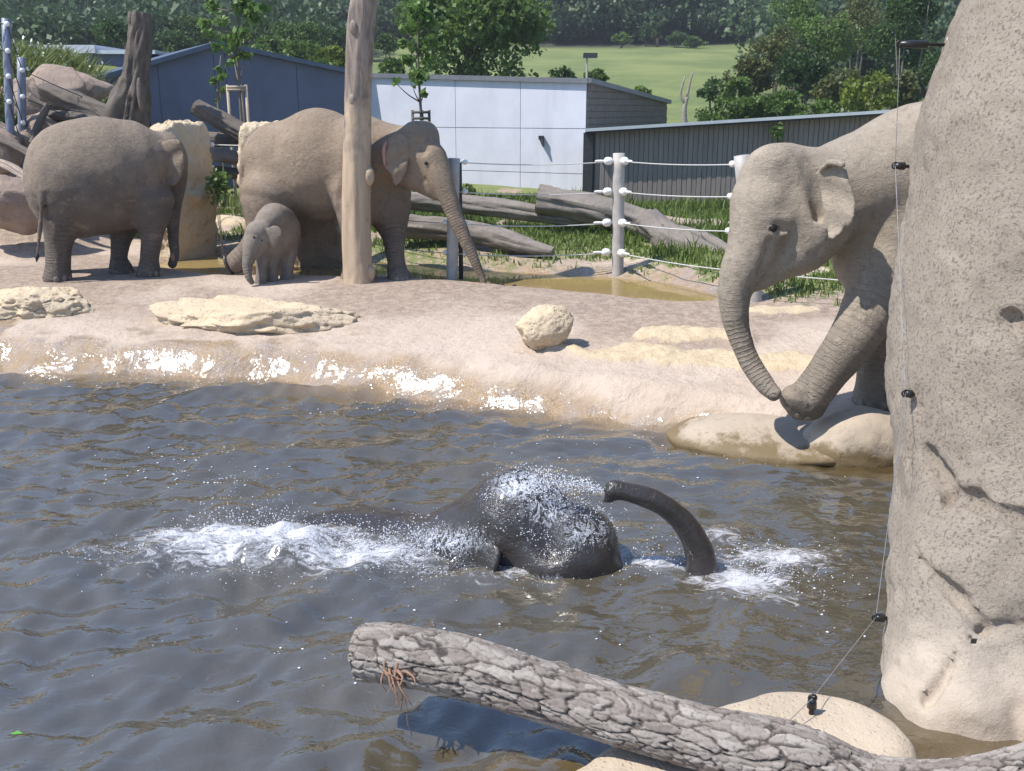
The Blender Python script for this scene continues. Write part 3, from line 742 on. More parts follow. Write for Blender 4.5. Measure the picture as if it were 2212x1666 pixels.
eleK, VK, FK, bvK = finish(b, 'elephant_calf', 'small elephant calf standing in front of the hind legs of the brown elephant', (-3.75, 14.65, 0.475), m_skinK, zdust=(0.2, 0.9))
eye(eleK, bvK, 549, 513, 0.016, (m_eye, m_skinK)); eye(eleK, bvK, 566, 520, 0.014, (m_eye, m_skinK))
nails(eleK, bvK, [(558, 614), (566, 615)], 0.02, m_nail)

# ---- bathing elephant: head, back and raised trunk above the water
b = Body((-1.9, 5.2, -0.9), (1.8, 8.2, 1.0), 0.02)
pell(b, 1132, 1178, 6.35, (0.40, 0.36, 0.47), k=0.15)
pell(b, 1120, 1085, 6.35, (0.24, 0.24, 0.245), k=0.14)
pch(b, [(1180, 1130, 6.25, 60), (1240, 1182, 6.15, 62), (1318, 1262, 6.1, 46)], k=0.14)
pell(b, 1215, 1215, 6.08, (0.28, 0.22, 0.18), k=0.14)
pch(b, [(1090, 1120, 6.42, 85), (1020, 1168, 6.5, 92), (930, 1205, 6.6, 94), (800, 1242, 6.75, 100), (650, 1275, 6.85, 105)], k=0.18)
pell(b, 1245, 1165, 6.22, (0.27, 0.26, 0.24), k=0.14)
b.ell((-1.15, 6.9, -0.45), (0.85, 0.55, 0.52), k=0.2)
pch(b, [(1330, 1320, 6.05, 50), (1420, 1345, 6.0, 46), (1500, 1305, 6.02, 40), (1514, 1215, 6.05, 32), (1490, 1150, 6.05, 28.5), (1450, 1105, 6.05, 25.5), (1395, 1075, 6.05, 22.5), (1340, 1060, 6.05, 19), (1322, 1060, 6.05, 17.5)], k=0.05, ring=True)
pch(b, [(1330, 1072, 6.05, 9), (1318, 1080, 6.05, 6), (1306, 1082, 6.05, 4)], k=0.02)
pch(b, [(1326, 1046, 6.05, 10), (1318, 1046, 6.05, 7)], k=0.02)
pch(b, [(1318, 1060, 6.05, 12), (1330, 1061, 6.05, 9)], k=0.02, sub=True)
pch(b, [(1160, 1120, 5.98, 18), (1190, 1190, 5.92, 18)], k=0.1, sub=True)
b.rough(0.022, 3, 4, 9)
pplate(b, [(1055, 1170, 6.05), (1085, 1185, 5.98), (1075, 1240, 5.95), (1020, 1260, 6.0), (975, 1225, 6.1), (1000, 1190, 6.12)], th=0.012, rnd=0.012, k=0.04, bend=0.05)
def film_of(V):
    X, Y = project(V); q = lambda x, y, rx, ry, s: s * np.exp(-(((X - x) / rx) ** 2 + ((Y - y) / ry) ** 2))
    f = np.maximum.reduce([q(1125, 1050, 75, 40, 0.80), q(1190, 1100, 85, 55, 0.62), q(1265, 1150, 90, 50, 0.56), q(960, 1170, 130, 45, 0.60), q(820, 1190, 150, 40, 0.7), q(1090, 1250, 200, 14, 0.55)])
    return np.where((X > 1345) & (Y < 1205), 0, f)
eleD, VD, FD, bvD = finish(b, 'elephant', 'wet dark elephant bathing with only head and curled trunk above the pool', (0.1, 6.3, -0.9), m_wet, zdust=(5, 6), film=film_of)
# ------------------------------------------------------------------ rock pillar and ledge
def rockmat(name, c1, c2, c3, pit=30.0, pits=0.5, rough=0.85, bd=0.02):
    g = G(name); v = g.pos()
    c = g.mix(g.ramp(g.noise(1.6, 6, 0.6, v), 0.35, 0.68), c1, c2)
    c = g.mix(g.ramp(g.noise(7, 6, 0.7, v), 0.5, 0.75, 0, 0.7), c, c3)
    pt = g.ramp(g.voro(pit, 'F1', v), 0.05, 0.35)
    msk = g.ramp(g.noise(2.3, 4, 0.6, v), 0.35, 0.6)
    b = g.bump(g.noise(12, 6, 0.7, v), 0.6, bd * 1.5)
    b = g.bump(g.math('MULTIPLY', g.math('SUBTRACT', pt, 1.0), msk), pits, bd, b)
    b = g.bump(g.noise(90, 4, 0.7, v), 0.5, bd * 0.3, b)
    return g.set(Base_Color=c, Roughness=rough, Normal=b)
g = G('pitted_shotcrete'); v = g.pos()
c = g.mix(g.ramp(g.noise(1.2, 6, 0.6, v), 0.35, 0.68), (0.475, 0.40, 0.32), (0.40, 0.335, 0.265))
c = g.mix(g.ramp(g.noise(2.2, 5, 0.7, g.pos((2.5, 2.5, 0.5))), 0.5, 0.72, 0, 0.4), c, (0.36, 0.305, 0.245))
c = g.mix(g.math('MULTIPLY', g.ramp(g.noise(48, 4, 0.7, v), 0.51, 0.63), g.attr('pit')), c, (0.24, 0.195, 0.155))  # dark specks put the shade of the pits into the colour
gv = g.attr('pit')
b_ = g.bump(g.noise(18, 6, 0.72, v), 0.42, 0.024)
b_ = g.bump(g.math('MULTIPLY', g.noise(60, 6, 0.75, v), gv), 0.85, 0.024, b_)
b_ = g.bump(g.math('MULTIPLY', g.math('MULTIPLY', g.ramp(g.voro(24, 'F1', g.pos((1, 1, 1.3))), 0.34, 0.08), g.ramp(g.noise(4, 4, 0.6, v), 0.38, 0.52)), gv), -0.9, 0.026, b_)
b_ = g.bump(g.noise(120, 4, 0.7, v), 0.4, 0.006, b_)
m_pillar = g.set(Base_Color=c, Roughness=0.88, Normal=b_)

b = Body((1.3, 3.6, -0.3), (5.3, 7.4, 4.7), 0.026)
b.ell((3.98, 5.70, 1.30), (1.60, 1.52, 3.75), k=0.02, roll=-0.27)
b.ell((3.88, 5.50, 0.45), (1.50, 1.35, 0.95), k=0.05)
pell(b, 2110, 1300, 4.92, (0.46, 0.46, 0.62), k=0.30, pitch=-0.06)
pell(b, 2060, 1540, 4.62, (0.40, 0.46, 0.52), k=0.22)
pell(b, 2330, 1500, 4.60, (0.70, 0.60, 0.60), k=0.06)
b.ceil(4.45, 0.6); b.rough(0.05, 1.3, 3, 13, 0.3)
def field_hit(b, X, Y):
    d = ray(X, Y); d = d / np.linalg.norm(d); t = np.arange(3.2, 7.5, 0.01); q = np.array([0, 0, CAMZ]) + t[:, None] * d
    i = np.round((q - b.lo) / b.h).astype(int); ok = ((i >= 0) & (i < b.n)).all(1)
    i = np.clip(i, 0, b.n - 1); f = np.where(ok, b.f[i[:, 0], i[:, 1], i[:, 2]], 1)
    k = np.nonzero(f < 0)[0]; return q[k[0]] if len(k) else None
b.rough(0.028, 8, 3, 14, 0.1)
b.rough(0.012, 22, 2, 15, 0.06)
for line, w_ in (([(2005, 975), (2018, 1000), (2040, 1035), (2065, 1075), (2100, 1088), (2135, 1105), (2175, 1112), (2230, 1128)], 0.022), ([(2065, 1075), (2045, 1095), (2020, 1110)], 0.018),
                 ([(1985, 1205), (2010, 1232), (2060, 1285), (2095, 1320), (2135, 1355), (2170, 1350), (2230, 1362)], 0.016), ([(2118, 1368), (2100, 1385), (2070, 1420), (2035, 1475), (2005, 1515)], 0.013), ([(1990, 880), (1975, 930), (1965, 990)], 0.008), ([(2180, 690), (2212, 740), (2235, 760)], 0.03)):
    pts = [field_hit(b, x + rng.normal(0, 3), y + rng.normal(0, 3)) for x, y in line]; pts = [p for p in pts if p is not None]
    if len(pts) > 2: b.chain([p + 0.02 * ray(*l) for p, l in zip(pts, line)], [w_ * 2.3 * (0.6 + 0.8 * rng.random()) for _ in pts], k=0.012, sub=True)
V, Fq = b.mesh()
def pil_pit(V):
    X, Y = project(V)
    return sstep(1560, 1150, Y + 160 * fbm(V, 2.2, 3, 3)) * 0.85 + 0.15
pillar = obj('rock_pillar', V, Fq, m_pillar, origin=(3.4, 5.4, 0), attrs=dict(pit=pil_pit(V)))
tag(pillar, 'tall pitted tan rock pillar rising out of the pool with wire clips down its edge', 'rock')
bvP = BVHTree.FromPolygons([tuple(x) for x in V], [tuple(int(i) for i in f) for f in Fq])

m_ledge = rockmat('ledge_rock_pale', (0.50, 0.41, 0.31), (0.44, 0.36, 0.27), (0.36, 0.29, 0.21), 30, 0.4, 0.85, 0.022)
b = Body((-0.2, 2.4, -0.5), (2.4, 4.8, 0.5), 0.022)
b.ell((1.42, 3.96, -0.05), (0.44, 0.42, 0.62), k=0.05)
b.ell((1.12, 3.92, -0.08), (0.40, 0.36, 0.58), k=0.06)
b.ell((1.3, 3.5, -0.14), (0.80, 0.50, 0.30), k=0.10)
b.rough(0.05, 2.6, 3, 30, 0.3); b.ceil(0.225, 0.09)
b.rough(0.03, 2.2, 4, 31); V, Fq = b.mesh()
ledge = obj('ledge_rock', V, Fq, m_ledge, origin=(1.2, 3.7, 0)); tag(ledge, 'pale rounded shore rock carrying a black wire post, under the bark log', 'rock')
b = Body((-0.6, 2.2, -0.5), (1.9, 4.4, 0.5), 0.022)
b.ell((0.80, 3.58, -0.02), (0.72, 0.52, 0.34), k=0.05, yaw=0.2)
b.ell((0.6, 3.2, -0.04), (0.6, 0.50, 0.30), k=0.05)
b.rough(0.05, 2.4, 3, 32, 0.3); b.ceil(0.17, 0.06)
b.rough(0.025, 2.2, 4, 33); V, Fq = b.mesh()
ledge2 = obj('ledge_rock', V, Fq, m_ledge, origin=(0.5, 3.2, 0)); tag(ledge2, 'flat pale shore slab under the middle of the bark log', 'rock')

# ------------------------------------------------------------------ boulders
def boulder(name, label, c, r, mat, seed, rough=0.12, sub=5, flat=0.0, yaw=0.0, planes=6, cat='rock', group=None, facet=0.72, fine=0.02, groove=0.025):
    V, Fc = ico(sub)
    r_ = np.random.default_rng(seed)
    for k in range(planes):                        # broken faces
        n = r_.normal(size=3); n /= np.linalg.norm(n); d = V @ n; lim = facet + 0.2 * r_.random()
        V = V - np.maximum(d - lim, 0)[:, None] * n * 0.85
    V = V * (1 + 1.5 * rough * fbm(V, 1.3, 4, seed) + 1.6 * fine * fbm(V, 6, 4, seed + 1) - groove * np.maximum(0, 1 - np.abs(fbm(V, 2.1, 3, seed + 2)) * 9))[:, None]
    V = V * np.asarray(r)
    cs, sn = math.cos(yaw), math.sin(yaw)
    V = np.stack([V[:, 0] * cs - V[:, 1] * sn, V[:, 0] * sn + V[:, 1] * cs, V[:, 2]], -1)
    o = obj(name, V + np.asarray(c), Fc, mat, origin=c); return tag(o, label, cat, group)
m_sandst = rockmat('sandstone_yellow', (0.57, 0.45, 0.30), (0.51, 0.41, 0.29), (0.36, 0.27, 0.18), 18, 0.5, 0.9, 0.035)
m_pinkst = rockmat('sandstone_pink', (0.33, 0.245, 0.19), (0.26, 0.195, 0.155), (0.16, 0.12, 0.10), 14, 0.35, 0.9, 0.03)
m_grest = rockmat('stone_grey_brown', (0.34, 0.26, 0.20), (0.26, 0.20, 0.155), (0.16, 0.12, 0.095), 14, 0.5, 0.9, 0.04)
p = at_z(75, 672, 0.42); boulder('boulder', 'low grooved yellowish boulder on the bank below the grey elephant tail', (p[0], p[1] + 0.25, 0.42), (0.72, 0.5, 0.30), m_sandst, 3, 0.2, 6, planes=12, facet=0.6, fine=0.05, groove=0.10)
p = at_z(560, 692, 0.42); boulder('boulder', 'long low yellow sandstone outcrop on the bank below the calf', (p[0], p[1] + 0.28, 0.30), (1.40, 0.66, 0.42), m_sandst, 8, 0.26, 6, planes=14, facet=0.6, fine=0.05, groove=0.05)
p = at_z(1182, 745, 0.40); boulder('boulder', 'round yellowish boulder perched alone on the pool bank', (p[0], p[1] + 0.12, 0.56), (0.36, 0.30, 0.27), m_sandst, 12, 0.13, 6, planes=6, yaw=0.4, facet=0.70, fine=0.022)
m_rim = rockmat('rim_rock', (0.40, 0.325, 0.245), (0.345, 0.28, 0.21), (0.27, 0.21, 0.15), 26, 0.25, 0.7, 0.012)
_g = G('tmp'); _g.m, _g.nt, _g.b = m_rim, m_rim.node_tree, m_rim.node_tree.nodes['Principled BSDF']
_z = _g.n('ShaderNodeSeparateXYZ'); _g.nt.links.new(_g.n('ShaderNodeNewGeometry').outputs['Position'], _z.inputs[0])
_f = _g.ramp(_g.math('ADD', _z.outputs['Z'], _g.ramp(_g.noise(3.5, 6, 0.65), 0.3, 0.7, -0.09, 0.09)), 0.17, 0.06)      # algae line at the water
_c = _g.b.inputs['Base Color'].links[0].from_socket
_g.put(_g.b.inputs['Base Color'], _g.mix(_f, _c, (0.16, 0.115, 0.055)))
p = at_z(1868, 985, 0.08); boulder('boulder', 'large smooth rounded rim boulder in front of the standing forefoot of the tan elephant', (p[0] + 0.05, p[1] + 0.30, 0.05), (0.52, 0.38, 0.38), m_rim, 27, 0.06, 5, planes=2, fine=0.012, groove=0.0)
p = at_z(1640, 915, 0.20); boulder('boulder', 'low smooth rim rock beneath the lifted forefoot', (p[0] + 0.1, p[1] + 0.05, -0.02), (0.95, 0.55, 0.25), m_rim, 29, 0.07, 5, yaw=-0.4, planes=3, fine=0.012, groove=0.0)
# standing slabs behind the elephants
def slab(name, label, Xs, Yt, Yb, y, depth, mat, seed, yaw=0.0, rough=0.05, lean=0.0):
    a = at_y(Xs[0], Yb, y); b2 = at_y(Xs[1], Yb, y); top = at_y(sum(Xs) / 2, Yt, y)[2]
    w = b2[0] - a[0]; zb = gz((a[0] + b2[0]) / 2, y) - 0.1; h = top - zb
    n = 44
    t = np.linspace(-1, 1, n); V = []; Fc = []
    for ax, sg in ((0, 1), (0, -1), (1, 1), (1, -1), (2, 1), (2, -1)):
        A, B2 = np.meshgrid(t, t, indexing='ij'); q = np.zeros((n, n, 3)); q[..., ax] = sg; q[..., (ax + 1) % 3] = A; q[..., (ax + 2) % 3] = B2
        f = grid_faces(n, n) + len(V) * n * n
        Fc.append(f if sg > 0 else f[:, ::-1]); V.append(q.reshape(-1, 3))
    V = np.concatenate(V); Fc = np.concatenate(Fc)
    V = V / (np.linalg.norm(V, ord=9, axis=1)[:, None])
    V = V * np.array([w / 2, depth / 2, h / 2])
    nn = V / (np.linalg.norm(V, axis=1)[:, None] + 1e-9)
    st = fbm(V * np.array([1, 1, 2.0]), 2.2, 3, seed + 7) * 4; st = (np.floor(st) + sstep(0.35, 0.65, st - np.floor(st))) / 4
    V = V + nn * (rough * 1.6 * fbm(V, 1.6, 4, seed) + rough * 1.4 * np.abs(fbm(V, 5, 4, seed + 3)) + rough * 1.3 * st)[:, None]
    V[:, 0] += lean * V[:, 2]
    cs, sn = math.cos(yaw), math.sin(yaw)
    V = np.stack([V[:, 0] * cs - V[:, 1] * sn, V[:, 0] * sn + V[:, 1] * cs, V[:, 2]], -1)
    c = np.array([(a[0] + b2[0]) / 2, y + depth / 2, zb + h / 2])
    import bmesh
    o = obj(name, V + c, Fc, mat, origin=(c[0], c[1], zb))
    bm = bmesh.new(); bm.from_mesh(o.data); bmesh.ops.remove_doubles(bm, verts=bm.verts, dist=0.002); bm.to_mesh(o.data); bm.free()
    return tag(o, label, 'rock')
slab('sandstone_slab', 'tall yellow sandstone slab standing behind the grey elephant head', (352, 410), 268, 500, 17.1, 1.1, m_sandst, 61, yaw=-0.50, lean=0.02, rough=0.09)
slab('sandstone_slab', 'pale sandstone block standing behind the rump of the brown elephant', (524, 640), 271, 535, 17.6, 0.7, m_sandst, 65, yaw=0.25, rough=0.08)
slab('stone_block', 'rough dark stone block under the belly of the brown elephant', (636, 742), 452, 562, 16.5, 0.6, m_grest, 69, yaw=-0.12, rough=0.06)
p = at_z(470, 505, 0.6); boulder('boulder', 'pale low rock with moss between the slab and the brown elephant', (p[0] + 0.1, p[1] + 0.5, 0.5), (0.75, 0.5, 0.38), m_sandst, 73, 0.15, 4)
# rubble on the left bank
for k, (X, Y, y, r, lab) in enumerate([(115, 205, 21.5, (0.85, 0.7, 0.55), 'pink sandstone boulder on the rubble bank behind the lichen log'), (165, 190, 22.3, (0.7, 0.6, 0.42), 'pink sandstone boulder beside the low end of the gable roof'),
        (70, 240, 21.0, (0.7, 0.6, 0.7), 'pink rubble boulder behind the blue steel posts'), (10, 215, 21.6, (0.75, 0.6, 0.6), 'pink rubble boulder left of the blue steel posts'), (150, 250, 20.2, (0.6, 0.5, 0.45), 'brown rubble boulder under the lichen log'),
        (20, 440, 17.3, (0.75, 0.6, 0.55), 'tan boulder in shade behind the grey elephant tail'), (-40, 330, 18.5, (0.8, 0.6, 0.7), 'brown boulder behind the shaded tan boulder'), (95, 300, 19.2, (0.7, 0.55, 0.5), 'brown rubble boulder behind the grey elephant rump')]):
    c = at_y(X, Y, y); boulder('boulder', lab, c, r, m_pinkst if k not in (4, 6) else m_grest, 80 + k, 0.2, 4, planes=9, facet=0.62)

# ------------------------------------------------------------------ logs
def logmat(name, c1, c2, c3, stretch=(1, 1, 1), bd=0.02, sc=14):
    g = G(name); v = g.pos(stretch)
    n = g.noise(sc, 7, 0.72, v, 0.4)
    c = g.mix(g.ramp(g.noise(2.5, 5, 0.6, v), 0.35, 0.65), c1, c2)
    c = g.mix(g.ramp(n, 0.52, 0.72, 0, 0.85), c, c3)
    return g.set(Base_Color=c, Roughness=0.85, Normal=g.bump(g.noise(60, 4, 0.7, v), 0.5, bd * 0.4, g.bump(n, 0.9, bd)))
m_logg = logmat('log_grey', (0.235, 0.205, 0.175), (0.185, 0.16, 0.14), (0.105, 0.088, 0.075))
m_logp = logmat('log_pale', (0.42, 0.33, 0.27), (0.33, 0.26, 0.215), (0.17, 0.12, 0.095))
m_logd = logmat('log_dark', (0.135, 0.11, 0.09), (0.10, 0.083, 0.07), (0.06, 0.05, 0.042))
m_cut = plain('cut_wood_orange', (0.52, 0.26, 0.11), (0.40, 0.20, 0.09), 12, 0.8, 0.3)
m_cutg = plain('cut_wood_grey', (0.25, 0.20, 0.165), (0.17, 0.135, 0.11), 14, 0.8, 0.5)
def logobj(name, label, pts, mat, cut, seed=0, rough=0.20, seg=36, cat='log', n=None, group=None, world=False, knots=0):
    """tapering trunk with uneven bark through (X, Y, distance, radius)"""
    Q = [np.append(p[:3], p[3]) if world else np.append(at_y(p[0], p[1], p[2]), msize(p[3], *p[:3])) for p in pts]
    L = sum(np.linalg.norm(Q[i + 1][:3] - Q[i][:3]) for i in range(len(Q) - 1))
    C_ = catmull(Q, n or int(np.clip(L / 0.05, 12, 120)))
    P, R = C_[:, :3], C_[:, 3]
    a = np.linspace(0, 2 * math.pi, seg, endpoint=False)
    s = np.linspace(0, L, len(P))
    q = np.stack([np.cos(a)[None, :] * 1.2 + 0 * s[:, None], np.sin(a)[None, :] * 1.2 + 0 * s[:, None], s[:, None] * 0.8 + 0 * a[None, :]], -1)
    q2 = np.stack([np.cos(a)[None, :] * 4 + 0 * s[:, None], np.sin(a)[None, :] * 4 + 0 * s[:, None], s[:, None] * 1.2 + 0 * a[None, :]], -1)
    q3 = np.stack([np.cos(a)[None, :] * 7 + 0 * s[:, None], np.sin(a)[None, :] * 7 + 0 * s[:, None], s[:, None] * 1.0 + 0 * a[None, :]], -1)
    disp = R[:, None] * rough * (1.3 * fbm(q, 1.0, 3, seed) + 1.0 * fbm(q2, 1.0, 3, seed + 5) - 0.9 * np.maximum(0, 1 - 4 * np.abs(fbm(q3, 1.0, 3, seed + 8))))
    V, Fc = tube_mesh(P, R, seg, False, disp)
    base = P[-1] if P[-1][2] < P[0][2] else P[0]
    t = thing(name, label, cat, tuple(base), group)
    obj('trunk', V, Fc, mat, t)
    for e, idx in ((0, range(seg)), (1, range((len(P) - 1) * seg, len(P) * seg))):
        ring = V[list(idx)]; c = ring.mean(0); out = (P[0] - P[1]) if e == 0 else (P[-1] - P[-2]); out = out / np.linalg.norm(out) * R[0 if e == 0 else -1]
        VV = np.vstack([ring + out * 0.015, c + (ring - c) * 0.55 + out * 0.05, [c + out * 0.03]])
        ff = [(i, (i + 1) % seg, seg + (i + 1) % seg, seg + i) for i in range(seg)] + [(seg + i, seg + (i + 1) % seg, 2 * seg) for i in range(seg)]
        if e == 0: ff = [f[::-1] for f in ff]
        obj('cut_end', VV, ff, cut, t, smooth=False)
    return t
logobj('log', 'long grey log with pale stripped patch lying behind the fence against the white wall', [(840, 430, 19.2, 20), (960, 436, 19.0, 21), (1080, 450, 18.7, 21), (1200, 468, 18.3, 17), (1260, 478, 18.2, 14)], m_logg, m_cutg, 3)
logobj('log', 'grey broken log lying in the weeds right behind the puddle fence', [(858, 487, 17.3, 24), (960, 495, 17.1, 27), (1060, 512, 16.8, 26), (1130, 530, 16.5, 20), (1195, 543, 16.3, 10)], m_logg, m_cutg, 5)
logobj('log', 'thick grey log with blunt raised end leaning by the corrugated shed', [(1163, 428, 18.3, 29), (1220, 437, 18.2, 31), (1300, 455, 18.0, 30), (1380, 480, 17.8, 29), (1440, 505, 17.5, 26)], m_logg, m_cutg, 7)
t_ = logobj('fallen_trunk', 'forked grey fallen trunk sloping down through the fence beside the thick log', [(1395, 478, 17.0, 30), (1440, 512, 16.6, 32), (1500, 540, 16.2, 30), (1560, 570, 15.8, 26), (1640, 605, 15.3, 22)], m_logg, m_cutg, 9)
V_, F_ = tube_mesh(catmull([at_y(1430, 500, 16.7), at_y(1425, 545, 16.4), at_y(1405, 580, 16.2)], 10), np.linspace(0.2, 0.09, 10), 14); obj('branch_stub', V_, F_, m_logd, t_)
V_, F_ = tube_mesh(catmull([at_y(1440, 500, 16.7), at_y(1520, 515, 16.4), at_y(1580, 545, 16.0)], 12), np.linspace(0.15, 0.08, 12), 14); obj('branch', V_, F_, m_logg, t_)
logobj('log', 'pinkish stripped log lying under the shed behind the forked trunk', [(1395, 475, 18.9, 15), (1470, 488, 18.7, 16), (1540, 492, 18.6, 15), (1620, 490, 18.5, 14)], m_logp, m_cutg, 11, 0.25)
logobj('log', 'lichen-spotted grey log lying on the rubble behind the blue steel posts', [(95, 195, 19.6, 20), (150, 215, 19.4, 23), (200, 235, 19.2, 20), (260, 252, 19.0, 16)], m_logd, m_cutg, 13)
logobj('log', 'dark log end under the lichen-spotted log', [(80, 205, 20.0, 22), (130, 235, 19.8, 20), (170, 262, 19.6, 17)], m_logd, m_cutg, 15)
logobj('log', 'dark log with fresh orange cut end propped above the slab', [(423, 230, 18.9, 17), (470, 255, 18.8, 18), (530, 290, 18.6, 19), (590, 320, 18.5, 19)], m_logd, m_cut, 17)
logobj('log', 'upper horizontal grey log in the stack between slab and brown elephant', [(446, 300, 19.2, 13), (520, 304, 19.1, 13), (600, 306, 19.0, 12)], m_logd, m_cutg, 19)
logobj('log', 'lower horizontal grey log in the stack between slab and brown elephant', [(440, 330, 18.9, 15), (520, 342, 18.8, 16), (600, 350, 18.7, 15)], m_logg, m_cutg, 21)
logobj('log', 'dark bottom log in the stack above the weeds', [(455, 372, 19.1, 13), (520, 378, 19.0, 13), (590, 382, 19.0, 12)], m_logd, m_cutg, 23)
for k, (pts, lab) in enumerate([([(60, 262, 19.3, 11), (130, 250, 19.2, 12), (215, 262, 19.0, 11)], 'dark log crossing below the lichen-spotted log'), ([(105, 225, 18.9, 7), (85, 265, 18.8, 8), (70, 310, 18.6, 7)], 'dark slanting branch beside the blue steel posts'),
                                ([(215, 240, 18.9, 10), (270, 268, 18.7, 11), (330, 275, 18.5, 9)], 'dark log at the foot of the dead trunk'), ([(140, 272, 19.0, 9), (200, 285, 18.8, 10), (260, 280, 18.7, 9)], 'dark log lying low behind the grey elephant back'), ([(-10, 300, 18.2, 10), (40, 320, 18.0, 9), (85, 345, 17.8, 7)], 'dark crooked log above the thin pale log')]):
    logobj('log', lab, pts, m_logd, m_cutg, 51 + k, 0.22)
logobj('log', 'thin crooked grey log on the rubble beside the shaded tan boulder', [(-20, 345, 18.0, 8), (20, 360, 17.8, 10), (60, 385, 17.6, 8), (90, 395, 17.5, 6)], m_logp, m_cutg, 25, 0.3)

# standing dead trunk and the bare pole
t_ = logobj('dead_tree_trunk', 'dark broken dead tree trunk with hollow rising behind the grey elephant', [(302, 28, 18.3, 21), (302, 70, 18.3, 24), (296, 130, 18.3, 25), (290, 190, 18.3, 32), (280, 240, 18.3, 38), (275, 300, 18.3, 42), (272, 420, 18.3, 46)], m_logd, m_cutg, 31, 0.34, 44, 'dead tree', 70)
c0 = at_y(303, 205, 17.98)
obj('hollow', IV * np.array([0.06, 0.05, 0.30]) + c0, IF, m_logd, t_)
g = G('debarked_wood'); v = g.pos((1, 1, 0.12))
n_ = g.noise(9, 6, 0.7, v, 0.4)
zz = g.n('ShaderNodeSeparateXYZ'); g.nt.links.new(g.n('ShaderNodeTexCoord').outputs['Object'], zz.inputs[0])
upf = g.ramp(g.math('ADD', zz.outputs['Z'], g.ramp(g.noise(1.6, 5, 0.6), 0.3, 0.7, -0.9, 0.9)), 2.2, 3.4)
c = g.mix(g.ramp(n_, 0.36, 0.66), (0.46, 0.345, 0.235), (0.37, 0.27, 0.185))
c = g.mix(upf, c, g.mix(g.ramp(n_, 0.4, 0.6), (0.27, 0.215, 0.175), (0.12, 0.095, 0.08)))
c = g.mix(g.ramp(g.noise(5, 5, 0.7), 0.60, 0.72, 0, 0.7), c, (0.16, 0.12, 0.09))
m_pole = g.set(Base_Color=c, Roughness=0.75, Normal=g.bump(n_, 0.6, 0.02))
pole = logobj('bare_pole', 'tall debarked tree pole standing in front of the brown elephant', [(815, -170, 14.6, 27), (795, -40, 14.6, 27), (783, 30, 14.6, 29), (776, 130, 14.6, 29), (772, 260, 14.6, 29.5), (770, 400, 14.6, 31), (771, 520, 14.6, 31), (775, 600, 14.6, 33), (777, 640, 14.6, 37)],
              m_pole, m_cutg, 41, 0.07, 40, 'pole', 110)
for X, Y, r in ((797, 380, 0.11), (762, 215, 0.075), (790, 90, 0.07), (764, 60, 0.08), (800, 590, 0.10)):
    c0 = at_y(X, Y, 14.45 if X < 790 else 14.52)
    obj('knot', IV * np.array([r * 0.75, r * 0.8, r * 1.3]) * (1 + 0.15 * fbm(IV, 2, 2, int(X)))[:, None] + c0, IF, m_pole, pole)

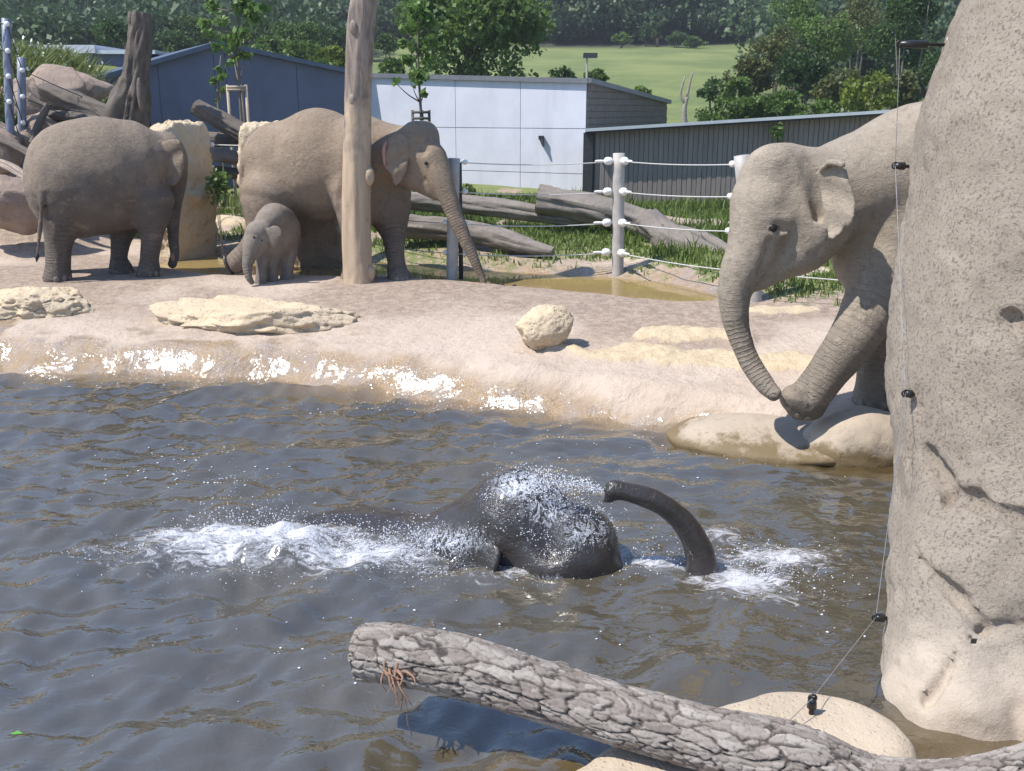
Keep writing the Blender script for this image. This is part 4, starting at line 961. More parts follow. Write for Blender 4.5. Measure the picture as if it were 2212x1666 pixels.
# ---- foreground log with real bark plates
def bark_log():
    path = [(786, 1408, 4.36, 64), (850, 1412, 4.3, 67), (1004, 1441, 4.18, 69), (1204, 1503, 4.02, 68), (1404, 1563, 3.86, 70), (1604, 1614, 3.70, 75), (1724, 1638, 3.62, 74), (1870, 1688, 3.52, 65), (1990, 1698, 3.44, 62), (2100, 1690, 3.40, 60), (2230, 1660, 3.40, 58), (2420, 1600, 3.42, 54)]
    Q = [np.append(at_y(x, y, d), msize(r, x, y, d)) for x, y, d, r in path]
    C_ = catmull(Q, 620); P, R = C_[:, :3], C_[:, 3] - 0.024
    s = np.concatenate([[0], np.cumsum(np.linalg.norm(np.diff(P, axis=0), axis=1))])
    seg = 176; a = np.linspace(0, 2 * math.pi, seg, endpoint=False)
    Sg, A = np.meshgrid(s, a, indexing='ij')
    ca = np.stack([np.cos(A), np.sin(A), Sg * 5], -1)
    # plates: two levels of cells, long along the trunk, warped
    def cells(L, na, warp, sd):
        u = Sg / L + warp * fbm(ca * np.array([1, 1, .8]), 1.5, 4, sd); w = A / (2 * math.pi) * na + warp * fbm(ca * np.array([1, 1, .5]), 1.3, 4, sd + 2)
        iu, iw = np.floor(u).astype(np.int64), np.floor(w).astype(np.int64)
        d1 = np.full(u.shape, 9.0); d2 = np.full(u.shape, 9.0); idc = np.zeros(u.shape)
        for du in (-1, 0, 1):
            for dw in (-1, 0, 1):
                cu, cw = iu + du, iw + dw; cwm = cw % na
                fx = cu + 0.5 + 0.9 * (_h(cu, cwm, cu * 0, sd) - 0.5); fy = cw + 0.5 + 0.9 * (_h(cu, cwm, cu * 0 + 1, sd + 1) - 0.5)
                d = np.hypot(u - fx, w - fy); up = d < d1
                d2 = np.where(up, d1, np.minimum(d2, d)); idc = np.where(up, _h(cu, cwm, cu * 0 + 2, sd + 3), idc); d1 = np.where(up, d, d1)
        return d2 - d1, idc
    nz = fbm(ca * np.array([7, 7, 3]), 1, 3, 19)
    eA, idA = cells(0.20, 13, 1.1, 5); eB, idB = cells(0.075, 27, 0.9, 25)
    cA = sstep(0.03, 0.15, eA + 0.05 * nz); cB = sstep(0.02, 0.16, eB + 0.10 * nz)
    idc = 0.5 * idA + 0.5 * idB
    disp = 0.0115 * cA + 0.006 * cB * (0.4 + 0.6 * cA) + 0.005 * (idB - 0.5) * cA + 0.006 * fbm(ca * np.array([3, 3, 1.2]), 1, 3, 9) + 0.012 * fbm(ca * np.array([1, 1, .3]), 1.0, 3, 11)
    disp = disp + 0.003 * fbm(ca * np.array([14, 14, 7]), 1, 3, 12)
    e = np.minimum(eA * 0.8, eB + 0.06)
    # knots and bumps
    for sx, ax, amp, rad in ((2.05, 1.9, 0.03, 0.07), (1.0, 4.3, 0.02, 0.04), (2.4, 0.9, 0.02, 0.06)):
        dd = np.hypot(Sg - sx, 0.14 * np.angle(np.exp(1j * (A - ax)))); disp = disp + amp * np.exp(-(dd / rad) ** 2)
    V, Fc = tube_mesh(P, R, seg, False, disp)
    t = thing('bark_log', 'thick grey log with cracked bark and sawn end jutting over the water', 'log', tuple(P[len(P) // 2] - np.array([0, 0, R[len(P) // 2]])))
    g = G('cracked_bark'); v = g.pos()
    c = g.mix(g.ramp(g.noise(6, 6, 0.65, v), 0.35, 0.68), (0.225, 0.19, 0.165), (0.155, 0.13, 0.112))
    c = g.mix(g.attr('tone'), c, (0.35, 0.315, 0.28))
    c = g.mix(g.ramp(g.noise(45, 5, 0.7, v), 0.55, 0.75, 0, 0.6), c, (0.115, 0.092, 0.08))
    c = g.mix(g.attr('crack'), (0.045, 0.035, 0.030), c)
    mb = g.set(Base_Color=c, Roughness=0.85, Normal=g.bump(g.noise(150, 4, 0.7, v), 0.5, 0.004, g.bump(g.noise(40, 5, 0.7, v), 0.7, 0.008)))
    tone = np.clip(idc - 0.35, 0, 1) * 1.5
    i = np.arange(len(P) - 1)[:, None] * seg; j = np.arange(seg)[None, :]; j2 = (j + 1) % seg
    Fq = np.stack([i + j, i + j2, i + seg + j2, i + seg + j], -1).reshape(-1, 4)
    obj('bark', V, Fq, mb, t, attrs=dict(tone=tone.ravel(), crack=sstep(0.0, 0.13, e + 0.05 * nz).ravel()))
    ring = V[:seg]; c0 = ring.mean(0); out = (P[0] - P[3]); out /= np.linalg.norm(out)
    rings = [ring]; 
    for f in (0.97, 0.85, 0.7, 0.5, 0.3, 0.12):
        rr = c0 + (ring - c0) * f; rr = rr + out * (0.012 + 0.010 * fbm(rr, 9, 3, 4))[:, None] * (f < 0.97); rings.append(rr)
    VV = np.vstack(rings + [[c0 + out * 0.012]]); nr = len(rings)
    ff = [(k * seg + (m_ + 1) % seg, k * seg + m_, (k + 1) * seg + m_, (k + 1) * seg + (m_ + 1) % seg) for k in range(nr - 1) for m_ in range(seg)]
    ff += [((nr - 1) * seg + (m_ + 1) % seg, (nr - 1) * seg + m_, nr * seg) for m_ in range(seg)]
    obj('sawn_end', VV, ff, m_cutg, t)
    # torn splinters hanging from the cut end
    r_ = np.random.default_rng(4)
    msp = plain('splinter_wood', (0.30, 0.17, 0.11), (0.19, 0.115, 0.08), 30, 0.8, 0.3)
    for k in range(11):
        s0 = np.array([845 + r_.normal(0, 9), 1445 + r_.normal(0, 9)]); L = 30 + 55 * r_.random()
        p0 = at_y(s0[0], s0[1], 4.145); p1 = at_y(s0[0] + r_.normal(6, 12), s0[1] + L * 0.5, 4.10 + r_.normal(0, .02)); p2 = at_y(s0[0] + 18 + r_.normal(0, 15), s0[1] + L, 4.08 + r_.normal(0, .03))
        V2, F2 = tube_mesh(catmull([p0, p1, p2], 7), np.linspace(0.008, 0.0015, 7) * (0.6 + r_.random()), 5); obj('splinter', V2, F2, msp, t)
    V2, F2 = tube_mesh(catmull([at_y(862, 1470, 4.12), at_y(878, 1520, 4.1), at_y(880, 1560, 4.1), at_y(890, 1588, 4.1)], 12), 0.0022, 5); obj('splinter', V2, F2, msp, t)
    return t
blog = bark_log()
# ------------------------------------------------------------------ fences
m_post = plain('post_white_grey', (0.42, 0.39, 0.36), (0.34, 0.315, 0.29), 8, 0.6, 0.25)
m_dark = plain('dark_steel', (0.03, 0.03, 0.035), (0.045, 0.042, 0.04), 12, 0.5, 0.2)
m_ins = plain('white_porcelain', (0.78, 0.78, 0.78), (0.70, 0.70, 0.70), 10, 0.25, 0.05)
m_rope = plain('white_rope', (0.58, 0.57, 0.55), (0.42, 0.41, 0.40), 60, 0.7, 0.4)
m_blue = plain('post_blue_grey', (0.20, 0.225, 0.30), (0.16, 0.18, 0.245), 8, 0.45, 0.15)
m_cable = plain('dark_cable', (0.05, 0.045, 0.045), None, 30, 0.6, 0.1)
def cylinder(p, q, r, seg=14, n=2): return tube_mesh(np.linspace(p, q, n), r, seg)
def bead(c, ax, r, L):                               # ribbed insulator
    ax = np.asarray(ax, float); ax /= np.linalg.norm(ax); c = np.asarray(c, float)
    t = np.linspace(-1, 1, 11); rad = r * (0.35 + 0.65 * np.sqrt(np.maximum(1 - t * t, 0))) * (1 - 0.14 * (np.arange(11) % 2))
    return tube_mesh(c + ax * (t * L / 2)[:, None], rad, 12)
POSTS = [((975, 602), (981, 342), 0.09), ((1335, 596), (1337, 331), 0.092), ((1637, 663), (1602, 336), 0.10)]
fence = thing('rope_fence', 'pale post fence with white insulators and ropes along the puddle', 'fence', (1.0, 15.2, 0.45))
ends = []
for k, (bt, tp, r) in enumerate(POSTS):
    p0 = at_z(bt[0], bt[1], 0.44); p1 = at_y(tp[0], tp[1], p0[1]); p0[2] = 0.2
    n = 9; V, Fc = tube_mesh(np.linspace(p0, p1, n), r, 20)
    po = obj('post', V, Fc, m_post, fence)
    V, Fc = cylinder(np.array([p1[0] + r * 0.85, p1[1] + r * 0.9, 0.3]), p1 + np.array([r * 0.85, r * 0.9, -0.06]), 0.035, 8); obj('post_shade_strip', V, Fc, m_dark, po)  # thin dark strip added to stand for the shaded side of the post
    ends.append((p0, p1, po, r))
Yw = [(None, (350, 414, 483, 548)), (None, (348, 414, 481, 545)), (None, (355, 425, 500, 585))]
heights = []
for (p0, p1, po, r), (q, yy) in zip(ends, Yw):
    xx = project(p1)[0]; heights.append([at_y(float(xx), y, p1[1])[2] for y in yy])
def rope(a, b, sag=0.04, r=0.008, parent=None, mat=None, name='rope'):
    t = np.linspace(0, 1, 14)[:, None]; P = a + (b - a) * t; P[:, 2] -= sag * 4 * (t * (1 - t))[:, 0]
    V, Fc = tube_mesh(P, r, 7); return obj(name, V, Fc, mat or m_rope, parent)
left_end = (at_z(420, 540, 0.5), None)
farR = (np.array([6.5, 11.3, 0]), None)
for k in range(4):
    A = [np.array([p1[0], p1[1], heights[i][k]]) for i, (p0, p1, po, r) in enumerate(ends)]
    for i in range(3):
        po = ends[i][2]; r = ends[i][3]
        dirs = []
        if i < 2: dirs.append(A[i + 1] - A[i])
        else: dirs.append(np.array([3.3, -1.5, 0.0]))
        dirs.append((A[i - 1] - A[i]) if i > 0 else np.array([-4.0, 1.5, 0.25]))
        for d in dirs:
            d = d / np.linalg.norm(d)
            V, Fc = bead(A[i] + d * (r + 0.07), d, 0.066 if i == 1 else 0.045, 0.14 if i == 1 else 0.09); obj('insulator', V, Fc, m_ins, po)
            if i == 1:
                V, Fc = bead(A[i] + d * (r + 0.20), d, 0.022, 0.16); obj('rope_clamp', V, Fc, m_ins, po)
    rope(A[0], A[1], 0.05, parent=fence); rope(A[1], A[2], 0.03, parent=fence)
    rope(A[2], A[2] + np.array([3.4, -1.6, 0.02]), 0.04, parent=fence)
    rope(A[0], np.array([-3.1, 16.95, heights[0][k] + 0.1]), 0.06, parent=fence)
hp = np.array([-3.1, 16.95, 0.3]); V, Fc = tube_mesh(np.linspace(hp, hp + np.array([0, 0, 2.1]), 6), 0.105, 18); obj('post', V, Fc, m_post, fence)
# single post by the slab
p0 = at_y(446, 470, 18.2); p1 = at_y(445, 296, 18.2); p0[2] = 0.4
sp = thing('fence_post', 'blue-grey fence post at the shaded edge of the yellow slab', 'post', tuple(p0))
V, Fc = cylinder(p0, p1, 0.085, 16, 5); po = obj('post', V, Fc, m_blue, sp)
V, Fc = bead(at_y(456, 313, 18.1), (1, 0, 0), 0.05, 0.12); obj('insulator', V, Fc, m_ins, sp)
a_ = at_y(459, 313, 18.1); rope(a_, a_ + np.array([1.7, -0.2, 0.02]), 0.02, 0.012, sp)
# blue steel posts on the left
bf = thing('steel_post_fence', 'tall blue-grey steel posts with white knobs and dark cables at the left bank', 'fence', (-7.3, 16.9, 0.5))
tops = []
for (X0, Y0), (X1, Y1), y, ins in (((22, 360), (13, 40), 18.6, (52, 110, 165, 220)), ((50, 420), (46, 124), 18.9, (152, 209, 266, 325))):
    p1 = at_y(X1, Y1, y); p0 = at_y(X0, Y0, y); p0 = p0 + (p0 - p1) * 0.25; p0[2] = min(p0[2], gz(p0[0], p0[1]) - 0.1)
    V, Fc = cylinder(p0, p1, 0.075, 18, 8); po = obj('post', V, Fc, m_blue, bf)
    for Yi in ins:
        xx = X1 + (X0 - X1) * (Yi - Y1) / (Y0 - Y1)
        c0 = at_y(xx + 2, Yi, y - 0.10)
        obj('insulator', IV * 0.048 + c0, IF, m_ins, po); tops.append((c0, y))
for k in range(4):
    a_, b_ = tops[k][0], tops[4 + k][0]
    rope(a_, b_, 0.03, 0.009, bf, m_cable, 'cable')
    rope(b_, b_ + np.array([2.2, 0.9, -1.05]), 0.04, 0.009, bf, m_cable, 'cable')
    rope(a_ + 0, a_ + np.array([-3, -0.3, 0.2]), 0.04, 0.009, bf, m_cable, 'cable')

# ------------------------------------------------------------------ wire clips on the pillar
m_blk = plain('black_plastic', (0.012, 0.012, 0.013), (0.02, 0.02, 0.02), 20, 0.35, 0.1)
m_wire = plain('thin_wire', (0.40, 0.40, 0.40), None, 20, 0.4, 0.0, metal=0.6)
CL = [(1950, 95, 'topmost black wire clip on the tall rock pillar, against the trees', 5.3), (1940, 358, 'black wire clip on the rock pillar beside the elephant back', 5.2), (1962, 850, 'black wire clip on the rock pillar beside the elephant standing foot', 4.9), (1898, 1334, 'black wire clip on the bulging foot of the rock pillar', 4.55)]
tips = []
for X, Y, lab, yd in CL:
    best = None
    for dx in range(-10, 120, 3):
        p, n = hit(bvP, X + 22 + dx, Y + 2)
        if p is not None: best = (p, n); break
    p, n = best if best else (at_y(X + 30, Y, yd), np.array([-1, 0, 0]))
    tip = at_y(X - 6, Y, p[1] - 0.03)
    t = thing('wire_clip', lab, 'wire clip', tuple(p), 'black wire clips')
    ax = (tip - p); L = np.linalg.norm(ax); ax /= L
    V, Fc = tube_mesh([p - ax * 0.03, p + ax * L * 0.35, p + ax * L * 0.4, p + ax * L * 0.75, tip], [0.011, 0.011, 0.026, 0.024, 0.014], 10); obj('stem', V, Fc, m_blk, t)
    a = np.linspace(0, 2 * math.pi, 13); rg = [tip + np.array([math.cos(q) * 0.02, 0.0, math.sin(q) * 0.02]) for q in a]
    V, Fc = tube_mesh(rg + [rg[1]], 0.006, 6, False); obj('loop', V, Fc, m_blk, t)
    if Y < 200: obj('cap', IV * 0.022 + p + np.array([0.02, -0.03, 0.03]), IF, m_ins, t)
    tips.append(tip)
# post on the ledge
p, n = None, None
bvL = BVHTree.FromPolygons([tuple(ledge.matrix_basis @ v.co) for v in ledge.data.vertices], [tuple(f.vertices) for f in ledge.data.polygons])
p, n = hit(bvL, 1752, 1542)
if p is None: p = at_z(1752, 1542, 0.2)
t = thing('wire_clip', 'upright black wire clip standing on the pale ledge rock', 'wire clip', tuple(p), 'black wire clips')
top = p + np.array([0, 0, 0.085])
V, Fc = tube_mesh([p - np.array([0, 0, 0.03]), p + np.array([0, 0, 0.03]), p + np.array([0, 0, 0.035]), p + np.array([0, 0, 0.065]), top], [0.012, 0.012, 0.024, 0.022, 0.014], 10); obj('stem', V, Fc, m_blk, t)
a = np.linspace(0, 2 * math.pi, 13); rg = [top + np.array([math.cos(q) * 0.018, 0.0, math.sin(q) * 0.018]) for q in a]
V, Fc = tube_mesh(rg + [rg[1]], 0.006, 6, False); obj('loop', V, Fc, m_blk, t)
tips.append(top)
mbw = MB()
for a_, b_ in zip(tips[:-1], tips[1:]):
    mbw.tube(np.linspace(a_, b_, 4), 0.0022, 5, False)
mbw.tube([tips[-1], tips[-1] + np.array([-0.45, -0.45, -0.06]), tips[-1] + np.array([-0.9, -1.0, -0.1])], 0.0022, 5, False)
wire = mbw.build('electric_wire', m_wire, origin=tuple(tips[2])); tag(wire, 'thin electric wire strung between the black clips down the rock pillar', 'wire')

# ------------------------------------------------------------------ buildings
def vplane(X, Y, A, d):                               # where the sight line meets the vertical wall plane through A along d -> (s, z)
    r = ray(X, Y); n = np.array([-d[1], d[0]])
    t = (n @ A) / (n @ r[:2]); p = r[:2] * t
    return float((p - A) @ d), CAMZ + r[2] * t
def concrete(name, c1, c2):
    g = G(name); v = g.pos()
    c = g.mix(g.ramp(g.noise(1.1, 6, 0.62, v), 0.35, 0.7), c1, c2)
    st = g.noise(1.4, 5, 0.6, g.pos((2.2, 2.2, 0.25)))
    c = g.mix(g.ramp(st, 0.5, 0.75, 0, 0.45), c, tuple(x * 0.8 for x in c2))
    return g.set(Base_Color=c, Roughness=0.85, Normal=g.bump(g.noise(25, 5, 0.6, v), 0.25, 0.01))
m_conc = concrete('concrete_white', (0.60, 0.60, 0.665), (0.54, 0.54, 0.605))
m_concb = concrete('concrete_blue_grey', (0.125, 0.138, 0.20), (0.105, 0.117, 0.17))
m_fascia = plain('roof_fascia_grey', (0.16, 0.165, 0.18), (0.13, 0.135, 0.15), 5, 0.5, 0.1)
m_wood = plain('weathered_boards', (0.135, 0.115, 0.10), (0.10, 0.085, 0.075), 6, 0.85, 0.5, 0.02, 30)
yw = math.radians(26)
R0 = at_z(1263, 440, 0.5)[:2]; R0 = R0 * (27.0 / R0[1]) ; dW = np.array([-math.cos(yw), math.sin(yw)])     # right corner of the white wall, running left and away
nW = np.array([-math.sin(yw), -math.cos(yw)])                                                             # faces the camera, slightly left
def P2(A, d, s, z, off=0.0, n=None): 
    q = A + d * s + (n * off if n is not None else 0); return np.array([q[0], q[1], z])
sL, zL = vplane(796, 168, R0, dW); s0, zR = vplane(1263, 181, R0, dW)
topz = lambda s: zR + (zL - zR) * s / sL
wb = thing('concrete_building', 'long white concrete building with flat dark roof edge and wooden flank', 'building', (R0[0], R0[1], 0.3))
zb = 0.2
cols = [0.0] + [vplane(X, 250, R0, dW)[0] for X in (1125, 985)] + [sL]
rows = [zb, vplane(1130, 372, R0, dW)[1], vplane(1130, 277, R0, dW)[1], None]
n3 = np.array([nW[0], nW[1], 0])
g_ = 0.008
back = MB().prism([P2(R0, dW, 0.02, zb), P2(R0, dW, sL, zb), P2(R0, dW, sL, topz(sL) - 0.02), P2(R0, dW, 0.02, zR - 0.02)], -n3 * 0.25); back.build('wall_core', m_fascia, wb)
for i in range(3):
    for j in range(3):
        a0, a1 = cols[i] + g_, cols[i + 1] - g_
        z0 = rows[j] + g_
        zt = [rows[j + 1] - g_] * 2 if rows[j + 1] is not None else [topz(a0), topz(a1)]
        MB().prism([P2(R0, dW, a0, z0), P2(R0, dW, a1, z0), P2(R0, dW, a1, zt[1]), P2(R0, dW, a0, zt[0])], n3 * 0.03).build('concrete_panel', m_conc, wb)
# flank in boards
dS = -nW; sE, zE = vplane(1440, 226, R0, dS)
mbd = MB(); z = zb; k = 0
while z < zR - 0.05:
    zt = min(z + 0.17, zR)
    # plank cut by the sloping roofline
    cut = lambda h: sE if h < zE else max(0.02, sE * (zR - h) / (zR - zE))
    mbd.prism([P2(R0, dS, 0.0, z + 0.006), P2(R0, dS, cut(z), z + 0.006), P2(R0, dS, cut(zt), zt - 0.006), P2(R0, dS, 0.0, zt - 0.006)], np.array([-dW[0], -dW[1], 0]) * (0.02 + 0.006 * (k % 3)))
    z += 0.17; k += 1
tag(mbd.build('board_cladding', m_wood, wb), kind='stuff')
MB().prism([P2(R0, dS, 0.0, zb), P2(R0, dS, sE, zb), P2(R0, dS, sE, zE), P2(R0, dS, 0.0, zR)], np.array([dW[0], dW[1], 0]) * 0.15).build('flank_core', m_dark, wb)
MB().prism([P2(R0, dS, -0.1, zR + 0.02), P2(R0, dS, sE, zE + 0.02), P2(R0, dS, sE, zE + 0.14), P2(R0, dS, -0.1, zR + 0.14)], np.array([-dW[0], -dW[1], 0]) * 0.16).build('flank_roof_edge', m_fascia, wb)
MB().prism([P2(R0, dW, -0.06, zR + 0.003), P2(R0, dW, sL, zL + 0.003), P2(R0, dW, sL, zL + 0.13), P2(R0, dW, -0.06, zR + 0.13)], n3 * 0.12).build('roof_edge', m_fascia, wb)
q = [P2(R0, dW, -0.02, zR), P2(R0, dW, sL, zL)]
rv = np.array([dS[0], dS[1], 0]) * sE; 
MB().prism([q[0] - 0.01, q[1] - 0.01, q[1] + rv + np.array([0, 0, zE - zR]), q[0] + rv + np.array([0, 0, zE - zR])], (0, 0, 0.08)).build('roof', m_fascia, wb)
# small wall lamp and roof lamp
c0 = P2(R0, dW, *vplane(1172, 298, R0, dW), 0.10, nW)
wl = thing('wall_lamp', 'small dark floodlight fixed on the white concrete wall', 'lamp', tuple(c0))
MB().box(c0 + np.array([-.07, -.12, -.04]), c0 + np.array([.07, .06, .06])).build('lamp_head', m_dark, wl)
MB().tube([c0 + np.array([0.02, -.06, -.03]), c0 + np.array([.06, -.14, -.22])], [0.07, 0.03], 8).build('bracket', m_dark, wl)
sA, zA = vplane(1252, 172, R0, dW); c0 = P2(R0, dW, sA, zA, -0.5, nW)
rl = thing('roof_lamp', 'floodlight on a short mast above the white building roof', 'lamp', tuple(c0))
MB().tube([c0 - np.array([0, 0, .3]), c0 + np.array([0, 0, .58])], 0.03, 8).build('mast', m_post, rl)
MB().box(c0 + np.array([-.10, -.2, .56]), c0 + np.array([.26, .15, .68])).build('lamp_head', m_dark, rl)
# gabled wing
K0 = (R0 + dW * sL); yg = math.radians(29); dG = np.array([-math.cos(yg), -math.sin(yg)]); nG = np.array([math.sin(yg), -math.cos(yg)]); ng3 = np.array([nG[0], nG[1], 0])
gb = thing('gabled_building', 'blue-grey concrete gabled building in shade behind the dead trunk', 'building', (K0[0], K0[1], 0.3))
sp_, zp_ = vplane(468, 100, K0, dG); sl_, zl_ = vplane(203, 178, K0, dG); sr_, zr_ = vplane(742, 163, K0, dG)
zr_ = zL - 0.02 if abs(zr_ - zL) < 0.3 else zr_
def gt(s): return zr_ + (zp_ - zr_) * (s / sp_) if s < sp_ else zp_ + (zl_ - zp_) * (s - sp_) / (sl_ - sp_)
cuts = [0.0, sp_ * 0.5, sp_ - 0.18, sp_ + 0.12, (sp_ + sl_) / 2, sl_]
for a0, a1 in zip(cuts[:-1], cuts[1:]):
    pts = [P2(K0, dG, a0 + g_, zb), P2(K0, dG, a1 - g_, zb), P2(K0, dG, a1 - g_, gt(a1 - g_))]
    if a0 < sp_ < a1: pts.append(P2(K0, dG, sp_, zp_))
    pts.append(P2(K0, dG, a0 + g_, gt(a0 + g_)))
    MB().prism(pts, ng3 * 0.03).build('concrete_panel', m_concb, gb)
MB().prism([P2(K0, dG, 0, zb), P2(K0, dG, sl_, zb), P2(K0, dG, sl_, zl_ - 0.02), P2(K0, dG, sp_, zp_ - 0.02), P2(K0, dG, 0, zr_ - 0.02)], -ng3 * 0.25).build('wall_core', m_fascia, gb)
m_roofb = plain('roof_sheet_blue', (0.07, 0.095, 0.15), (0.055, 0.075, 0.12), 4, 0.4, 0.1)
rv = -ng3 * 9.0; ov = ng3 * 0.22
for sA, zA, sB, zB in ((sp_, zp_, sl_ + 0.25, zl_ - 0.08), (0.0, zr_, sp_, zp_)):
    MB().prism([P2(K0, dG, sA, zA + 0.004) + ov, P2(K0, dG, sB, zB + 0.004) + ov, P2(K0, dG, sB, zB + 0.004) + rv, P2(K0, dG, sA, zA + 0.004) + rv], (0, 0, 0.12)).build('roof_slope', m_roofb, gb)
MB().prism([P2(K0, dG, sl_ - .01, zb), P2(K0, dG, sl_ - .01, zb) + rv, P2(K0, dG, sl_ - .01, zl_ - .05) + rv, P2(K0, dG, sl_ - .01, zl_ - .05)], np.array([dG[0], dG[1], 0]) * -0.2).build('side_wall', m_concb, gb)
# shed
yS = math.radians(-4); A0 = np.array([0, 0.0]); A0 = at_z(1275, 452, 0.6)[:2]; A0 = A0 * (24.0 / A0[1]); dH = np.array([math.cos(yS), math.sin(yS)]); nH = np.array([math.sin(yS), -math.cos(yS)]); nh3 = np.array([nH[0], nH[1], 0])
sh = thing('corrugated_shed', 'low grey board-clad shed with metal roof edge behind the fence', 'shed', (A0[0], A0[1], 0.5))
s1, zt1 = vplane(1285, 338, A0, dH); s2, zt2 = vplane(1850, 296, A0, dH); _, zb1 = vplane(1300, 455, A0, dH)
sx0, zr0 = vplane(1264, 284, A0, dH); sx1, zr1 = vplane(1850, 248, A0, dH)
sl = (zr1 - zr0) / (sx1 - sx0); send = sx1 + 3.0
wt = lambda s: zr0 + sl * (s - sx0) - 0.03
g = G('grey_boards'); v = g.pos()
m_board = g.set(Base_Color=g.mix(g.ramp(g.noise(3, 5, 0.6, g.pos((3, 3, 0.3))), 0.35, 0.7), (0.235, 0.20, 0.175), (0.19, 0.16, 0.14)), Roughness=0.7, Normal=g.bump(g.noise(30, 4, 0.6, g.pos((3, 3, 0.3))), 0.3, 0.01))
mbd = MB(); s = s1; k = 0
while s < send:
    w_ = 0.115
    mbd.prism([P2(A0, dH, s + 0.006, zb1), P2(A0, dH, s + w_ - 0.006, zb1), P2(A0, dH, s + w_ - 0.006, wt(s + w_)), P2(A0, dH, s + 0.006, wt(s))], nh3 * (0.02 + 0.008 * (k % 2))); s += w_; k += 1
tag(mbd.build('board_cladding', m_board, sh), kind='stuff')
MB().prism([P2(A0, dH, s1 - .28, zb1), P2(A0, dH, send, zb1), P2(A0, dH, send, wt(send)), P2(A0, dH, s1 - .28, wt(s1 - .28))], -nh3 * 0.1).build('wall_core', m_dark, sh)
MB().prism([P2(A0, dH, s1 - .26, zb - .1), P2(A0, dH, s1 - .05, zb - .1), P2(A0, dH, s1 - .05, wt(s1 - .05)), P2(A0, dH, s1 - .26, wt(s1 - .26))], nh3 * 0.10).build('corner_post', m_dark, sh)
m_metal = plain('roof_metal_pale', (0.55, 0.57, 0.58), (0.48, 0.50, 0.52), 4, 0.35, 0.1, metal=0.3)
m_under = plain('dark_soffit', (0.035, 0.033, 0.035), None, 8, 0.8, 0.2)
OV = 0.34
a_, b_ = P2(A0, dH, sx0, zr0) , P2(A0, dH, send, zr0 + sl * (send - sx0))
MB().prism([a_ + nh3 * OV, b_ + nh3 * OV, b_ - nh3 * 5 - np.array([0, 0, 0.7]), a_ - nh3 * 5 - np.array([0, 0, 0.7])], (0, 0, 0.07)).build('roof', m_metal, sh)
MB().prism([a_ + nh3 * (OV - 0.01) - np.array([0, 0, .012]), b_ + nh3 * (OV - 0.01) - np.array([0, 0, .012]), b_ + nh3 * 0.03 - np.array([0, 0, .012]), a_ + nh3 * 0.03 - np.array([0, 0, .012])], (0, 0, -0.03)).build('soffit', m_under, sh)
for s in np.arange(s1 + 1.2, send, 2.2):
    MB().prism([P2(A0, dH, s, 0.2), P2(A0, dH, s + .12, 0.2), P2(A0, dH, s + .12, zb1), P2(A0, dH, s, zb1)], -nh3 * 0.08).build('stilt', m_dark, sh)
# low white roof far left
c0 = at_y(140, 118, 34.0)
fw = thing('low_white_building', 'low white roofed building beyond the weedy bank', 'building', (c0[0], c0[1], gz(c0[0], c0[1])))
MB().box((c0[0] - 1.6, 33.8, gz(c0[0], 34) - .5), (c0[0] + 2.9, 38, c0[2] + 0.02)).build('wall', m_concb, fw)
MB().box((c0[0] - 1.8, 33.5, c0[2] + 0.02), (c0[0] + 1.2, 38.3, c0[2] + 0.27)).build('roof', m_conc, fw)
MB().box((c0[0] + 1.2, 33.6, c0[2] + 0.0), (c0[0] + 3.1, 38.2, c0[2] + 0.12)).build('roof_extension', m_metal, fw)
# ------------------------------------------------------------------ foliage
def leafmat(name, dark, light, alt=None, trans=0.35):
    g = G(name)
    t = g.attr('tint')
    c = g.mix(t, dark, light)
    if alt: c = g.mix(g.ramp(g.noise(0.5, 3, 0.5, g.pos()), 0.5, 0.7), c, alt)
    g.set(Base_Color=c, Roughness=0.5)
    g.b.inputs['Specular IOR Level'].default_value = 0.3
    tr = g.n('ShaderNodeBsdfTranslucent'); g.put(tr.inputs['Color'], g.mix(0.5, c, light))
    mx = g.n('ShaderNodeMixShader'); mx.inputs[0].default_value = trans
    g.nt.links.new(g.b.outputs[0], mx.inputs[1]); g.nt.links.new(tr.outputs[0], mx.inputs[2]); g.nt.links.new(mx.outputs[0], g.nt.nodes['Material Output'].inputs['Surface'])
    return g.m
def leaf_cards(P, size, r, out=None, flat=0.0):
    """one folded leaf per point: 4 corners, two triangles"""
    n = len(P)
    d = r.normal(size=(n, 3))
    if out is not None: d = d * 0.75 + out * 1.0
    d[:, 2] -= 0.15; d /= np.linalg.norm(d, axis=1)[:, None]
    s = np.cross(d, r.normal(size=(n, 3))); s /= np.linalg.norm(s, axis=1)[:, None] + 1e-9
    nn = np.cross(d, s)
    L = (size * (0.6 + 0.8 * r.random(n)))[:, None] if np.ndim(size) == 0 else (size * (0.6 + 0.8 * r.random(n)))[:, None]
    a = P - d * L * 0.5; b = P + s * L * 0.36 + nn * L * 0.10; c = P + d * L * 0.5; e = P - s * L * 0.36 + nn * L * 0.10
    V = np.stack([a, b, c, e], 1).reshape(-1, 3)
    return V, np.arange(4 * n).reshape(n, 4)
def blob_points(blobs, n, r, shell=2.4):
    w = np.array([b[1][0] * b[1][1] * b[1][2] for b in blobs]) ** 0.67; w /= w.sum()
    k = r.choice(len(blobs), n, p=w)
    d = r.normal(size=(n, 3)); d /= np.linalg.norm(d, axis=1)[:, None]
    rad = r.random(n) ** (1 / (3 * shell / 2)) * (0.82 + 0.36 * r.random(n))
    c = np.array([b[0] for b in blobs])[k]; R = np.array([b[1] for b in blobs])[k]
    return c + d * R * rad[:, None], d, k
